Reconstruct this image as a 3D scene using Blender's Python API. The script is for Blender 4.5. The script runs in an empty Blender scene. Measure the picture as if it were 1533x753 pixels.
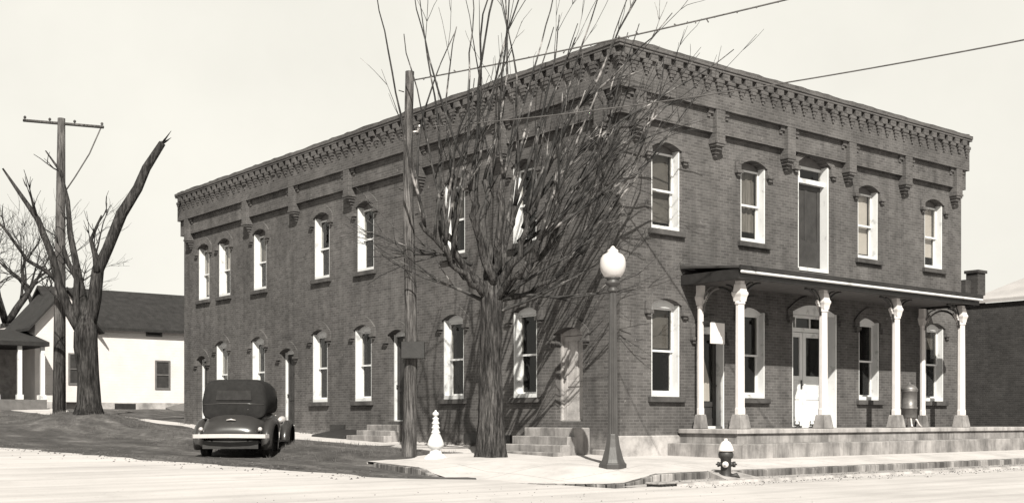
import bpy, bmesh, math, random
from mathutils import Vector, Matrix
from mathutils import noise as mnoise
rnd = random.Random(7)
R = math.radians
scene = bpy.context.scene
COL = scene.collection

# ------------------------------------------------------------------ camera
CAM = Vector((-18.96, -19.38, 1.0))
FWD = Vector((0.632, 0.775, 0)).normalized()
RGT = Vector((FWD.y, -FWD.x, 0))
cam_data = bpy.data.cameras.new("camera")
cam = bpy.data.objects.new("camera", cam_data); COL.objects.link(cam)
cam.location = CAM
cam.rotation_euler = (R(90), 0, -math.atan2(FWD.x, FWD.y))
cam_data.sensor_width = 36
cam_data.lens = 1783 / 1533 * 36
cam_data.shift_y = 250.5 / 1533
cam_data.clip_end = 3000
cam_data.clip_start = 0.1
scene.camera = cam

# ------------------------------------------------------------------ world + sun
SUN_EL = 41.0
trav = Vector((0.545 * math.cos(R(SUN_EL)), 0.838 * math.cos(R(SUN_EL)), -math.sin(R(SUN_EL)))).normalized()
world = bpy.data.worlds.new("World"); scene.world = world
world.use_nodes = True
wn, wl = world.node_tree.nodes, world.node_tree.links
wn.clear()
sky = wn.new("ShaderNodeTexSky"); sky.sky_type = 'NISHITA'; sky.sun_disc = False
sky.sun_elevation = R(SUN_EL); sky.sun_rotation = math.atan2(-trav.x, -trav.y) % (2 * math.pi)
sky.dust_density = 4.0; sky.air_density = 1.0; sky.ozone_density = 1.0
bw = wn.new("ShaderNodeRGBToBW")
# an old black-and-white plate: the sky has no colour, only a warm paper tone, and little gradient
cl = wn.new("ShaderNodeMapRange"); cl.inputs['From Min'].default_value = 1.0; cl.inputs['From Max'].default_value = 6.0
cl.inputs['To Min'].default_value = 0.94; cl.inputs['To Max'].default_value = 1.06
# thin bright haze low in the sky, a deeper tone overhead
tc = wn.new("ShaderNodeTexCoord"); sx_ = wn.new("ShaderNodeSeparateXYZ")
el = wn.new("ShaderNodeMapRange"); el.interpolation_type = 'SMOOTHSTEP'
el.inputs['From Min'].default_value = 0.30; el.inputs['From Max'].default_value = 0.75
el.inputs['To Min'].default_value = 6.05; el.inputs['To Max'].default_value = 1.7
mu = wn.new("ShaderNodeMath"); mu.operation = 'MULTIPLY'
hzn = wn.new("ShaderNodeTexNoise"); hzn.inputs['Scale'].default_value = 3.0; hzn.inputs['Detail'].default_value = 6; hzn.inputs['Roughness'].default_value = 0.6
hzm = wn.new("ShaderNodeMapRange"); hzm.inputs['From Min'].default_value = 0.3; hzm.inputs['From Max'].default_value = 0.7; hzm.inputs['To Min'].default_value = 0.93; hzm.inputs['To Max'].default_value = 1.05
mu2 = wn.new("ShaderNodeMath"); mu2.operation = 'MULTIPLY'
wl.new(tc.outputs['Generated'], hzn.inputs['Vector']); wl.new(hzn.outputs['Fac'], hzm.inputs[0])
wl.new(tc.outputs['Generated'], sx_.inputs[0]); wl.new(sx_.outputs[2], el.inputs[0])
tint = wn.new("ShaderNodeMixRGB"); tint.blend_type = 'MULTIPLY'; tint.inputs[0].default_value = 1
tint.inputs[2].default_value = (1.0, 0.975, 0.885, 1)
bg = wn.new("ShaderNodeBackground"); bg.inputs[1].default_value = 0.088
wo = wn.new("ShaderNodeOutputWorld")
wl.new(sky.outputs[0], bw.inputs[0]); wl.new(bw.outputs[0], cl.inputs[0]); wl.new(cl.outputs[0], mu.inputs[0]); wl.new(el.outputs[0], mu.inputs[1]); wl.new(mu.outputs[0], mu2.inputs[0]); wl.new(hzm.outputs[0], mu2.inputs[1]); wl.new(mu2.outputs[0], tint.inputs[1])
wl.new(tint.outputs[0], bg.inputs[0]); wl.new(bg.outputs[0], wo.inputs[0])
sd = bpy.data.lights.new("sun", 'SUN'); sd.energy = 5.0; sd.angle = R(0.5); sd.color = (1.0, 0.965, 0.88)
sun = bpy.data.objects.new("sun", sd); COL.objects.link(sun)
sun.rotation_euler = trav.to_track_quat('-Z', 'Y').to_euler()
vs = scene.view_settings
vs.view_transform = 'Standard'; vs.look = 'None'; vs.exposure = 0.85; vs.gamma = 1; vs.use_curve_mapping = False
scene.cycles.max_bounces = 6
scene.cycles.transparent_max_bounces = 8

# ------------------------------------------------------------------ materials
def sep(v):
    return (min(1, v * 1.02), v * 0.97, v * 0.95, 1)

class NT:
    def __init__(s, name, rough=0.8, metal=0.0, spec=0.3):
        s.m = bpy.data.materials.new(name); s.m.use_nodes = True
        s.n, s.l = s.m.node_tree.nodes, s.m.node_tree.links
        s.p = s.n["Principled BSDF"]
        s.p.inputs['Roughness'].default_value = rough
        s.p.inputs['Metallic'].default_value = metal
        s.p.inputs['Specular IOR Level'].default_value = spec
        s.geo = s.n.new("ShaderNodeNewGeometry")
    def math(s, op, a, b=None, c=None):
        n = s.n.new("ShaderNodeMath"); n.operation = op
        for i, v in enumerate((a, b, c)):
            if v is None: continue
            if isinstance(v, (int, float)): n.inputs[i].default_value = v
            else: s.l.new(v, n.inputs[i])
        return n.outputs[0]
    def noise(s, scale, detail=3, rough=0.55, vec=None, scl=None):
        n = s.n.new("ShaderNodeTexNoise"); n.inputs['Scale'].default_value = scale
        n.inputs['Detail'].default_value = detail; n.inputs['Roughness'].default_value = rough
        v = vec if vec is not None else s.geo.outputs['Position']
        if scl:
            mp = s.n.new("ShaderNodeMapping"); mp.inputs['Scale'].default_value = scl
            s.l.new(v, mp.inputs[0]); v = mp.outputs[0]
        s.l.new(v, n.inputs['Vector'])
        return n.outputs['Fac']
    def ramp(s, fac, stops, neutral=False):
        n = s.n.new("ShaderNodeValToRGB"); e = n.color_ramp.elements
        while len(e) < len(stops): e.new(0.5)
        for i, (p, v) in enumerate(stops):
            e[i].position = p; e[i].color = (v, v, v, 1) if stops[-1][1] > 0.99 or neutral else sep(v)
        s.l.new(fac, n.inputs[0]); return n.outputs[0]
    def mix(s, fac, a, b, mode='MIX'):
        n = s.n.new("ShaderNodeMixRGB"); n.blend_type = mode
        for i, v in enumerate((fac, a, b)):
            if isinstance(v, (int, float)): n.inputs[i].default_value = v if i == 0 else ((v, v, v, 1) if mode == 'MULTIPLY' else sep(v))
            else: s.l.new(v, n.inputs[i])
        return n.outputs[0]
    def col(s, c):
        if isinstance(c, (int, float)): s.p.inputs['Base Color'].default_value = sep(c)
        else: s.l.new(c, s.p.inputs['Base Color'])
        return s
    def bump(s, h, strength=0.4, dist=0.02):
        b = s.n.new("ShaderNodeBump"); b.inputs['Strength'].default_value = strength; b.inputs['Distance'].default_value = dist
        s.l.new(h, b.inputs['Height']); s.l.new(b.outputs[0], s.p.inputs['Normal']); return s

def simple(name, v, rough=0.8, var=0.25, scale=4, bump=0.3, metal=0, spec=0.3, bd=0.01, scl=None):
    t = NT(name, rough, metal, spec)
    nz = t.noise(scale, 4, 0.6, scl=scl)
    t.col(t.ramp(nz, [(0.3, v * (1 - var)), (0.7, v * (1 + var))]))
    if bump: t.bump(t.noise(scale * 5, 3, scl=scl), bump, bd)
    return t.m

def brick_mat(name, base, mortar=None, stain=True):
    t = NT(name, 0.9, spec=0.2)
    sx = t.n.new("ShaderNodeSeparateXYZ"); t.l.new(t.geo.outputs['Position'], sx.inputs[0])
    u = t.math('ADD', sx.outputs[0], sx.outputs[1])
    cb = t.n.new("ShaderNodeCombineXYZ"); t.l.new(u, cb.inputs[0]); t.l.new(sx.outputs[2], cb.inputs[1])
    br = t.n.new("ShaderNodeTexBrick"); t.l.new(cb.outputs[0], br.inputs['Vector'])
    br.inputs['Scale'].default_value = 1; br.inputs['Brick Width'].default_value = 0.215
    br.inputs['Row Height'].default_value = 0.0715; br.inputs['Mortar Size'].default_value = 0.008
    br.inputs['Mortar Smooth'].default_value = 0.2
    br.inputs['Color1'].default_value = sep(base * 0.80); br.inputs['Color2'].default_value = sep(base * 1.18)
    br.inputs['Mortar'].default_value = sep(mortar if mortar else base * 1.5)
    big = t.noise(0.35, 4, 0.6)
    mid = t.noise(2.6, 5, 0.65)
    c = t.mix(1.0, br.outputs['Color'], t.ramp(big, [(0.3, 0.72), (0.7, 1.12)]), 'MULTIPLY')
    c = t.mix(1.0, c, t.ramp(mid, [(0.28, 0.74), (0.5, 1.0), (0.72, 1.22)], True), 'MULTIPLY')
    if stain:
        # vertical runs of soot and lime, lime bloom near the foot of the wall
        run = t.noise(1.0, 4, 0.6, scl=(2.4, 2.4, 0.22))
        c = t.mix(1.0, c, t.ramp(run, [(0.34, 0.78), (0.55, 1.05)], True), 'MULTIPLY')
        h = t.math('SUBTRACT', 1.0, t.math('MULTIPLY', t.math('SUBTRACT', sx.outputs[2], 0.4), 1.15))
        h = t.math('MULTIPLY', t.math('MAXIMUM', t.math('MINIMUM', h, 1.0), 0.0), t.noise(3.5, 5, 0.7))
        f = t.math('MULTIPLY', t.math('MAXIMUM', t.math('SUBTRACT', h, 0.3), 0.0), 1.5)
        c = t.mix(f, c, 0.28)
        wash = t.noise(1.0, 5, 0.75, scl=(5.0, 5.0, 0.5))
        hz = t.math('MAXIMUM', t.math('MINIMUM', t.math('MULTIPLY', t.math('SUBTRACT', sx.outputs[2], 7.0), 0.5), 1.0), 0.25)
        c = t.mix(t.math('MULTIPLY', t.math('MAXIMUM', t.math('SUBTRACT', t.math('MULTIPLY', wash, hz), 0.44), 0.0), 1.4), c, 0.26)
        sp = t.noise(9.0, 2, 0.5)
        f2 = t.math('MULTIPLY', t.math('MAXIMUM', t.math('SUBTRACT', sp, 0.69), 0.0), 4.0)
        c = t.mix(f2, c, 0.30)
    t.col(c)
    hh = t.math('ADD', t.math('MULTIPLY', br.outputs['Fac'], -1.0), t.math('MULTIPLY', t.noise(25, 2), 0.7))
    t.bump(hh, 0.6, 0.012)
    return t.m

M = {}
M['brick'] = brick_mat('brick', 0.077)
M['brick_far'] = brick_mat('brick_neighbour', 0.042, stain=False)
M['trimbrick'] = brick_mat('brick_trim', 0.077, stain=False)
M['stone'] = simple('sill_stone', 0.055, 0.9, 0.4, 3)
def found_mat():
    t = NT('limed_foundation', 0.95, spec=0.2)
    c = t.ramp(t.noise(1.4, 5, 0.65), [(0.3, 0.10), (0.48, 0.27), (0.62, 0.38)])
    t.col(c); t.bump(t.noise(8, 4), 0.5, 0.02); return t.m
M['found'] = found_mat()
M['white'] = simple('white_paint', 0.52, 0.55, 0.06, 6, 0.15, bd=0.004)
def weathered_white():
    t = NT('weathered_white_paint', 0.6)
    c = t.ramp(t.noise(3.0, 5, 0.7), [(0.33, 0.34), (0.42, 0.52), (0.8, 0.58)], True)
    t.col(c); t.bump(t.noise(30, 3), 0.2, 0.004); return t.m
M['wwhite'] = weathered_white()
M['clap'] = None
def clap():
    t = NT('white_clapboard', 0.7)
    sx = t.n.new("ShaderNodeSeparateXYZ"); t.l.new(t.geo.outputs['Position'], sx.inputs[0])
    fr = t.math('FRACT', t.math('DIVIDE', sx.outputs[2], 0.14))
    t.col(t.ramp(t.noise(1.2, 4, 0.6), [(0.3, 0.60), (0.7, 0.70)])); t.bump(fr, 1.0, 0.03); return t.m
M['clap'] = clap()
def tread_mat(name, lo, hi, sc=1.3, dark=None):
    t = NT(name, 0.9, spec=0.2)
    c = t.ramp(t.noise(sc, 5, 0.65), [(0.3, lo), (0.7, hi)])
    if dark:
        run = t.noise(1.0, 4, 0.7, scl=(2.6, 2.6, 0.5))
        c = t.mix(1.0, c, t.ramp(run, [(0.36, dark), (0.58, 1.0)]), 'MULTIPLY')
    t.col(c); t.bump(t.noise(14, 4), 0.5, 0.012); return t.m
M['conc'] = tread_mat('worn_concrete', 0.26, 0.40, 1.1, 0.55)
M['step'] = tread_mat('stained_step_concrete', 0.14, 0.33, 1.6, 0.5)
def walk_mat():
    t = NT('sidewalk_concrete', 0.92, spec=0.2)
    c = t.ramp(t.noise(0.8, 6, 0.7), [(0.28, 0.31), (0.5, 0.41), (0.7, 0.47)])
    sp = t.noise(7.0, 3, 0.6)
    c = t.mix(t.math('MULTIPLY', t.math('MAXIMUM', t.math('SUBTRACT', sp, 0.64), 0.0), 3.0), c, 0.12)
    sx = t.n.new("ShaderNodeSeparateXYZ"); t.l.new(t.geo.outputs['Position'], sx.inputs[0])
    for ax in (0, 1):
        fr = t.math('FRACT', t.math('DIVIDE', t.math('ADD', sx.outputs[ax], 100.3), 1.5))
        ln = t.math('LESS_THAN', fr, 0.014)
        c = t.mix(t.math('MULTIPLY', ln, 0.55), c, 0.12)
    t.col(c); t.bump(t.noise(18, 4), 0.4, 0.01); return t.m
M['walk'] = walk_mat()
def kerb_mat():
    t = NT('kerb_stone', 0.9, spec=0.2)
    c = t.ramp(t.noise(1.5, 4, 0.7, scl=(2.2, 2.2, 0.3)), [(0.38, 0.05), (0.55, 0.14), (0.68, 0.3)])
    t.col(c); t.bump(t.noise(12, 4), 0.5, 0.015); return t.m
M['kerb'] = kerb_mat()
def road_mat():
    t = NT('pale_dusty_road', 0.95, spec=0.15)
    c = t.ramp(t.noise(0.25, 6, 0.65), [(0.3, 0.36), (0.5, 0.44), (0.75, 0.50)])
    tr = t.noise(1.0, 4, 0.6, scl=(0.12, 1.6, 1))
    c = t.mix(1.0, c, t.ramp(tr, [(0.35, 0.86), (0.6, 1.0)]), 'MULTIPLY')
    sx = t.n.new("ShaderNodeSeparateXYZ"); t.l.new(t.geo.outputs['Position'], sx.inputs[0])
    wv = t.math('ADD', sx.outputs[1], t.math('MULTIPLY', t.noise(0.3, 2), 0.8))
    fr = t.math('ABSOLUTE', t.math('SUBTRACT', t.math('FRACT', t.math('DIVIDE', wv, 1.45)), 0.5))
    trk = t.math('MULTIPLY', t.math('LESS_THAN', fr, 0.10), t.noise(1.0, 5, 0.7, scl=(.5, 4, 1)))
    c = t.mix(t.math('MULTIPLY', trk, 0.45), c, 0.22)
    sp = t.noise(11, 3, 0.6)
    c = t.mix(t.math('MULTIPLY', t.math('MAXIMUM', t.math('SUBTRACT', sp, 0.62), 0.0), 3.0), c, 0.12)
    bl = t.noise(0.7, 5, 0.7)
    c = t.mix(t.math('MULTIPLY', t.math('MAXIMUM', t.math('SUBTRACT', bl, 0.60), 0.0), 2.2), c, 0.14)
    t.col(c); t.bump(t.noise(20, 4), 0.5, 0.012); return t.m
M['road'] = road_mat()
def ground_mat():
    t = NT('dappled_cinder_and_turf', 0.98, spec=0.1)
    c = t.ramp(t.noise(0.9, 7, 0.72, scl=(1.5, .55, 1)), [(0.3, 0.035), (0.48, 0.065), (0.6, 0.10), (0.75, 0.2)])  # cinder and turf tones, with dappled tree shade painted into the mottling
    c2 = t.ramp(t.noise(6.0, 4, 0.7), [(0.3, 0.72), (0.7, 1.3)])
    c = t.mix(1.0, c, c2, 'MULTIPLY')
    t.col(c); t.bump(t.noise(9, 6, 0.7), 0.8, 0.05); return t.m
M['ground'] = ground_mat()
def bark_mat(name, lo, hi, sc=(9, 9, 1.3)):
    t = NT(name, 0.95, spec=0.1)
    n = t.noise(1.0, 6, 0.75, scl=sc)
    n2 = t.noise(1.0, 3, 0.6, scl=(sc[0] * 3.2, sc[1] * 3.2, sc[2] * 2.4))
    c = t.mix(1.0, t.ramp(n, [(0.38, lo), (0.62, hi)]), t.ramp(n2, [(0.38, 0.45), (0.6, 1.35)], True), 'MULTIPLY')
    big = t.noise(0.9, 3); c = t.mix(1.0, c, t.ramp(big, [(0.35, 0.75), (0.65, 1.3)], True), 'MULTIPLY')
    t.col(c); t.bump(t.math('ADD', n, t.math('MULTIPLY', n2, .6)), 1.0, 0.06); return t.m
M['bark'] = bark_mat('maple_bark', 0.018, 0.075)
def twig_mat():
    t = NT('shoot_bark_highlights', 0.8, spec=0.3)
    c = t.ramp(t.noise(1.6, 4, 0.75), [(0.42, 0.014), (0.56, 0.045), (0.62, 0.16), (0.70, 0.30)])  # pale patches paint sunlit highlights onto the dark shoots
    t.col(c); t.bump(t.noise(30, 3), 0.5, 0.01); return t.m
M['twig'] = twig_mat()
M['bark_far'] = bark_mat('dark_bark', 0.015, 0.05, (6, 6, 1))
M['polewood'] = bark_mat('weathered_pole_wood', 0.045, 0.13, (14, 14, 0.9))
M['farpole'] = bark_mat('dark_pole_wood', 0.05, 0.11, (14, 14, 0.9))
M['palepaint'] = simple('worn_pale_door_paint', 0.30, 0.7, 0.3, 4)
M['roofdark'] = simple('dark_shingles', 0.02, 0.9, 0.35, 3, 0.6, bd=0.03)
M['rooflight'] = simple('pale_roofing', 0.34, 0.8, 0.15, 0.8, 0.3, bd=0.02)
M['porchroof'] = simple('porch_roofing', 0.035, 0.8, 0.25, 2)
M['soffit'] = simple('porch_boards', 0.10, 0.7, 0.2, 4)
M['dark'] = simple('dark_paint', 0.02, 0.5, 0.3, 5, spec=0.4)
M['iron'] = simple('painted_cast_iron', 0.025, 0.55, 0.3, 8, spec=0.4)
M['lampiron'] = simple('grey_lamp_iron', 0.045, 0.5, 0.25, 6, spec=0.4, scl=(1, 1, .4))
M['globe'] = NT('white_globe_glass', 0.18, spec=0.5).col(0.5).m
M['rubber'] = simple('tyre_rubber', 0.018, 0.85, 0.3, 8)
M['carbody'] = simple('dark_car_lacquer', 0.03, 0.28, 0.15, 3, 0.04, spec=0.5)
M['cartop'] = simple('black_canvas_top', 0.012, 0.9, 0.3, 8)
M['chrome'] = simple('bright_bumper_metal', 0.5, 0.35, 0.08, 5, 0.05, metal=0.35)
M['galv'] = simple('galvanised_tin', 0.14, 0.45, 0.3, 6, metal=0.4)
M['shade_white'] = simple('white_roller_shade', 0.5, 0.9, 0.06, 3)
M['shade_grey'] = simple('grey_roller_shade', 0.11, 0.9, 0.2, 2)
M['curtain'] = simple('lace_curtain', 0.16, 0.95, 0.35, 3, scl=(6, 6, .6))
M['doordark'] = simple('dark_door_paint', 0.03, 0.5, 0.3, 4)
M['wire'] = simple('weathered_wire', 0.09, 0.7, 0.3, 6)
def glass():
    m = bpy.data.materials.new('window_glass'); m.use_nodes = True
    n, l = m.node_tree.nodes, m.node_tree.links; n.clear()
    fr0 = n.new("ShaderNodeLayerWeight"); fr0.inputs[0].default_value = 0.5
    fp_ = n.new("ShaderNodeMath"); fp_.operation = 'POWER'; fp_.inputs[1].default_value = 4.0; l.new(fr0.outputs['Facing'], fp_.inputs[0])
    fr = n.new("ShaderNodeMath"); fr.operation = 'MULTIPLY_ADD'; fr.inputs[1].default_value = 0.85; fr.inputs[2].default_value = 0.035; l.new(fp_.outputs[0], fr.inputs[0])
    g = n.new("ShaderNodeBsdfGlossy"); g.inputs['Roughness'].default_value = 0.03
    tr = n.new("ShaderNodeBsdfTransparent"); tr.inputs[0].default_value = (0.72, 0.71, 0.68, 1)
    mx = n.new("ShaderNodeMixShader"); o = n.new("ShaderNodeOutputMaterial")
    nz = n.new("ShaderNodeTexNoise"); nz.inputs['Scale'].default_value = 1.6
    ge = n.new("ShaderNodeNewGeometry"); l.new(ge.outputs['Position'], nz.inputs['Vector'])
    b = n.new("ShaderNodeBump"); b.inputs['Strength'].default_value = 0.15; b.inputs['Distance'].default_value = 0.01
    l.new(nz.outputs['Fac'], b.inputs['Height']); l.new(b.outputs[0], g.inputs['Normal'])
    l.new(fr.outputs[0], mx.inputs[0]); l.new(tr.outputs[0], mx.inputs[1]); l.new(g.outputs[0], mx.inputs[2]); l.new(mx.outputs[0], o.inputs[0])
    return m
M['glass'] = glass()

# ------------------------------------------------------------------ mesh helpers
class MB:
    def __init__(s): s.v, s.f, s.sm = [], [], []
    def add(s, vs_, fs, smooth=False):
        o = len(s.v); s.v += [tuple(p) for p in vs_]
        s.f += [tuple(o + i for i in f) for f in fs]; s.sm += [smooth] * len(fs)
    def hexa(s, P):  # 8 points: bottom 4 loop, top 4 loop
        s.add(P, [(3, 2, 1, 0), (4, 5, 6, 7), (0, 1, 5, 4), (1, 2, 6, 5), (2, 3, 7, 6), (3, 0, 4, 7)])
    def box(s, x0, x1, y0, y1, z0, z1, T=None):
        P = [(x0, y0, z0), (x1, y0, z0), (x1, y1, z0), (x0, y1, z0), (x0, y0, z1), (x1, y0, z1), (x1, y1, z1), (x0, y1, z1)]
        if T: P = [T(*p) for p in P]
        s.hexa(P)
    def tube(s, pts, rads, n=8, smooth=True, cap=True):
        pts = [Vector(p) for p in pts]; rings = []; up = None
        for i, p in enumerate(pts):
            a = pts[max(0, i - 1)]; b = pts[min(len(pts) - 1, i + 1)]
            d = (b - a)
            if d.length < 1e-9: d = Vector((0, 0, 1))
            d.normalize()
            if up is None: up = Vector((0, 0, 1)) if abs(d.z) < 0.9 else Vector((1, 0, 0))
            x = d.cross(up)
            if x.length < 1e-4: x = d.cross(Vector((0, 1, 0.1)))
            x.normalize(); y = d.cross(x).normalized(); up = -y if False else y.cross(d) * -1 if False else up
            r = rads[i] if not isinstance(rads, (int, float)) else rads
            rings.append([p + (x * math.cos(2 * math.pi * k / n) + y * math.sin(2 * math.pi * k / n)) * r for k in range(n)])
        V = [q for rg in rings for q in rg]; F = []
        for i in range(len(rings) - 1):
            for k in range(n):
                F.append((i * n + k, i * n + (k + 1) % n, (i + 1) * n + (k + 1) % n, (i + 1) * n + k))
        if cap: F.append(tuple(range(n - 1, -1, -1))); F.append(tuple((len(rings) - 1) * n + k for k in range(n)))
        s.add(V, F, smooth)
    def lathe(s, prof, c=(0, 0, 0), n=24, smooth=True, sq=None):
        V, F = [], []
        for r, z in prof:
            for k in range(n):
                a = 2 * math.pi * (k + 0.5) / n
                V.append((c[0] + r * math.cos(a), c[1] + r * math.sin(a), c[2] + z))
        m = len(prof)
        for i in range(m - 1):
            for k in range(n):
                F.append((i * n + k, i * n + (k + 1) % n, (i + 1) * n + (k + 1) % n, (i + 1) * n + k))
        F.append(tuple(range(n - 1, -1, -1))); F.append(tuple((m - 1) * n + k for k in range(n)))
        s.add(V, F, smooth)
    def build(s, name, mat, parent=None, bevel=0, **props):
        me = bpy.data.meshes.new(name); me.from_pydata(s.v, [], s.f); me.update()
        bm = bmesh.new(); bm.from_mesh(me); bmesh.ops.recalc_face_normals(bm, faces=bm.faces); bm.to_mesh(me); bm.free()
        for p, q in zip(me.polygons, s.sm): p.use_smooth = q
        me.materials.append(mat)
        o = bpy.data.objects.new(name, me); COL.objects.link(o)
        if parent: o.parent = parent
        if bevel:
            b = o.modifiers.new('bevel', 'BEVEL'); b.width = bevel; b.segments = 1; b.limit_method = 'ANGLE'
        for k, v in props.items(): o[k] = v
        return o

def thing(name, label, cat, loc=(0, 0, 0), rz=0, group=None):
    o = bpy.data.objects.new(name, None); COL.objects.link(o)
    o.location = loc; o.rotation_euler = (0, 0, rz); o['label'] = label; o['category'] = cat
    if group: o['group'] = group
    o.empty_display_size = 0.2
    return o
def tag(o, label, cat, group=None):
    o['label'] = label; o['category'] = cat
    if group: o['group'] = group
    return o

def sm(t):
    t = max(0.0, min(1.0, t)); return t * t * (3 - 2 * t)

# ------------------------------------------------------------------ ground
def G(x, y):
    b = -0.2 + 0.029 * max(0, min(y + 3, 27)) + 0.043 * max(0, min(y - 24, 40)) + 0.01 * max(0, min(y - 64, 200))
    b += 0.2 * sm((x + 5.6) / 1.8) * sm((y - 0.8) / 2.2)
    b += 0.55 * math.exp(-(((x + 4.0) / 2.0) ** 2 + ((y - 23.5) / 3.2) ** 2))      # hump at the old tree's roots
    return b
xs = [-400, -200, -100, -60, -40, -30] + [-25 + 0.5 * i for i in range(101)] + [30, 40, 60, 100, 200, 400, 900]
ys = [-300, -100, -50, -35] + [-30 + 0.5 * i for i in range(190)] + [70, 80, 100, 150, 250, 450, 900]
g = MB(); V = []
for y in ys:
    for x in xs:
        near = -24 < x < 24 and -20 < y < 60
        n_ = (mnoise.noise(Vector((x * .9, y * .9, 0))) * 0.03 + mnoise.noise(Vector((x * 3, y * 3, 5))) * 0.012) if near else 0
        dark = sm((x + 6.6 + max(0, y) * 0.26) / 1.0)
        dark *= sm((y + 2.5) / 1.5)
        V.append((x, y, G(x, y) + n_ * dark - 0.05 * (1 - dark)))
W_ = len(xs)
g.add(V, [(j * W_ + i, j * W_ + i + 1, (j + 1) * W_ + i + 1, (j + 1) * W_ + i) for j in range(len(ys) - 1) for i in range(W_ - 1)], True)
g.build('ground', M['ground'], kind='structure')

# pale dusty road: the front street plus the middle of the side street; ragged edge against the cinder strip
rd = MB(); V, F = [], []
NY = 150
ysr = [-90 + i * 2 for i in range(35)] + [-20 + i * 0.4 for i in range(38)] + [-4.8 + i * 0.12 for i in range(50)] + [1.2 + i * 0.4 for i in range(147)] + [60 + 5 * i for i in range(20)]
def redge(y):
    n = mnoise.noise(Vector((0, y * 0.55, 3))) * 0.55 + mnoise.noise(Vector((0, y * 2.1, 8))) * 0.22
    if y < -4.7: return None
    if y < -0.2:
        return -4.7 - 2.0 * sm((y + 2.2) / 2.2) + 0.25 * n * sm((y + 2.6) / 1.5)
    return -6.70 - (y + 0.2) * 0.24 + n
NX = 60
for y in ysr:
    e = redge(y); xr = 120 if e is None else e
    for i in range(NX + 1):
        t = i / NX
        x = -150 + (xr + 150) * (1 - (1 - t) ** 3)
        zz = G(min(x, -6.5), y) + 0.012
        if e is not None and i == NX: zz = G(x, y) - 0.02
        V.append((x, y, zz))
for j in range(len(ysr) - 1):
    for i in range(NX):
        F.append((j * (NX + 1) + i, j * (NX + 1) + i + 1, (j + 1) * (NX + 1) + i + 1, (j + 1) * (NX + 1) + i))
# insert rows at the jump: build the strip that jumps wide separately, so drop quads that stretch
F = [f for f in F if not (redge(ysr[f[0] // (NX + 1)]) is None and redge(ysr[min(len(ysr) - 1, f[2] // (NX + 1))]) is not None)]
rd.add(V, F, True)
# filler rows between the wide and the narrow part
yA = max(y for y in ysr if y < -4.7); yB = min(y for y in ysr if y >= -4.7)
V, F = [], []
for y in (yA, yB):
    for i in range(81):
        x = -150 + 270 * i / 80
        V.append((x, y, G(-7, y) + 0.012))
for i in range(80): F.append((i, i + 1, 81 + i + 1, 81 + i))
rd.add(V, F, True)
rd.build('road', M['road'], kind='structure')

# sidewalk slab round the corner, dipping to the road at the corner, and the gutter step
def zwall(y): return 0.17 + 0.029 * max(0, y)
out = []
x = 40.0
while x > -2.6: out.append((x, -4.0)); x -= 0.7
for k in range(13):
    a = math.pi / 2 * k / 12
    out.append((-2.6 - 2.7 * math.sin(a), -1.3 - 2.7 * math.cos(a)))
for y in (-0.8, -0.2, 0.4, 1.0, 1.6, 2.2, 2.8): out.append((-5.3 + max(0, y) * 0.12, y))
inn, oh = [], []
for (x, y) in out:
    if x >= 0: inn.append((x, 0.0))
    elif y < -1.0: inn.append((0, 0))
    else: inn.append((0, max(0, y)))
    dc = math.hypot(x + 5.0, y + 2.4)
    base = 0.0 if y < -1.3 else 0.0 + 0.02 * (y + 1.3)
    oh.append(base - 0.175 * (1 - sm((dc - 1.8) / 0.9)))
def slabrow(i, t):
    (ox, oy), (ix, iy) = out[i], inn[i]
    hi = zwall(iy) - 0.02
    f = sm(t / 0.42) * 0.72 + 0.28 * t
    x = ox + (ix - ox) * t; y = oy + (iy - oy) * t
    return (x, y, oh[i] + (hi - oh[i]) * f)
sw = MB(); V, F = [], []
NS = 12
for i in range(len(out)):
    for j in range(NS + 1):
        V.append(slabrow(i, j / NS))
for i in range(len(out) - 1):
    for j in range(NS):
        F.append((i * (NS + 1) + j, i * (NS + 1) + j + 1, (i + 1) * (NS + 1) + j + 1, (i + 1) * (NS + 1) + j))
sw.add(V, F, True)
# back edge face of the corner apron
i = len(out) - 1; P = [slabrow(i, j / NS) for j in range(NS + 1)]
sw.add(P + [(p[0], p[1], p[2] - 0.3) for p in P], [(j, j + 1, NS + 2 + j, NS + 1 + j) for j in range(NS)])
sw.build('sidewalk', M['walk'], kind='structure')
# upper kerb: stones set end to end, with the driveway gap by the hydrant left worn
kb = MB(); kr = random.Random(3)
def zslab_edge(x, y):
    dc = math.hypot(x + 5.0, y + 2.4); return -0.175 * (1 - sm((dc - 1.8) / 0.9))
for i in range(len(out) - 1):
    (x0, y0), (x1, y1) = out[i], out[i + 1]
    if y0 > 2.0: continue
    for a, b in (((x0, y0), ((x0 + x1) / 2, (y0 + y1) / 2)), (((x0 + x1) / 2, (y0 + y1) / 2), (x1, y1))):
        d = Vector((b[0] - a[0], b[1] - a[1], 0)); nrm = Vector((d.y, -d.x, 0)).normalized()
        if nrm.y > 0.01 or (nrm.x > 0.3): nrm = -nrm
        q = d.normalized() * 0.006
        base_ = 0.0 if a[1] < -1.3 else 0.02 * (a[1] + 1.3)
        za = zslab_edge(*a) + base_ + 0.004 + kr.uniform(-.006, .006); zb = zslab_edge(*b) + base_ + 0.004 + kr.uniform(-.006, .006)
        worn = False
        if worn: za -= 0.07; zb -= 0.07
        th = 0.14
        A = Vector((a[0], a[1], 0)) + q; B = Vector((b[0], b[1], 0)) - q
        o_ = nrm * th
        kb.hexa([(A.x, A.y, -0.45), (B.x, B.y, -0.45), (B.x + o_.x, B.y + o_.y, -0.45), (A.x + o_.x, A.y + o_.y, -0.45),
                 (A.x, A.y, za), (B.x, B.y, zb), (B.x + o_.x, B.y + o_.y, zb - .01), (A.x + o_.x, A.y + o_.y, za - .01)])
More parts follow.
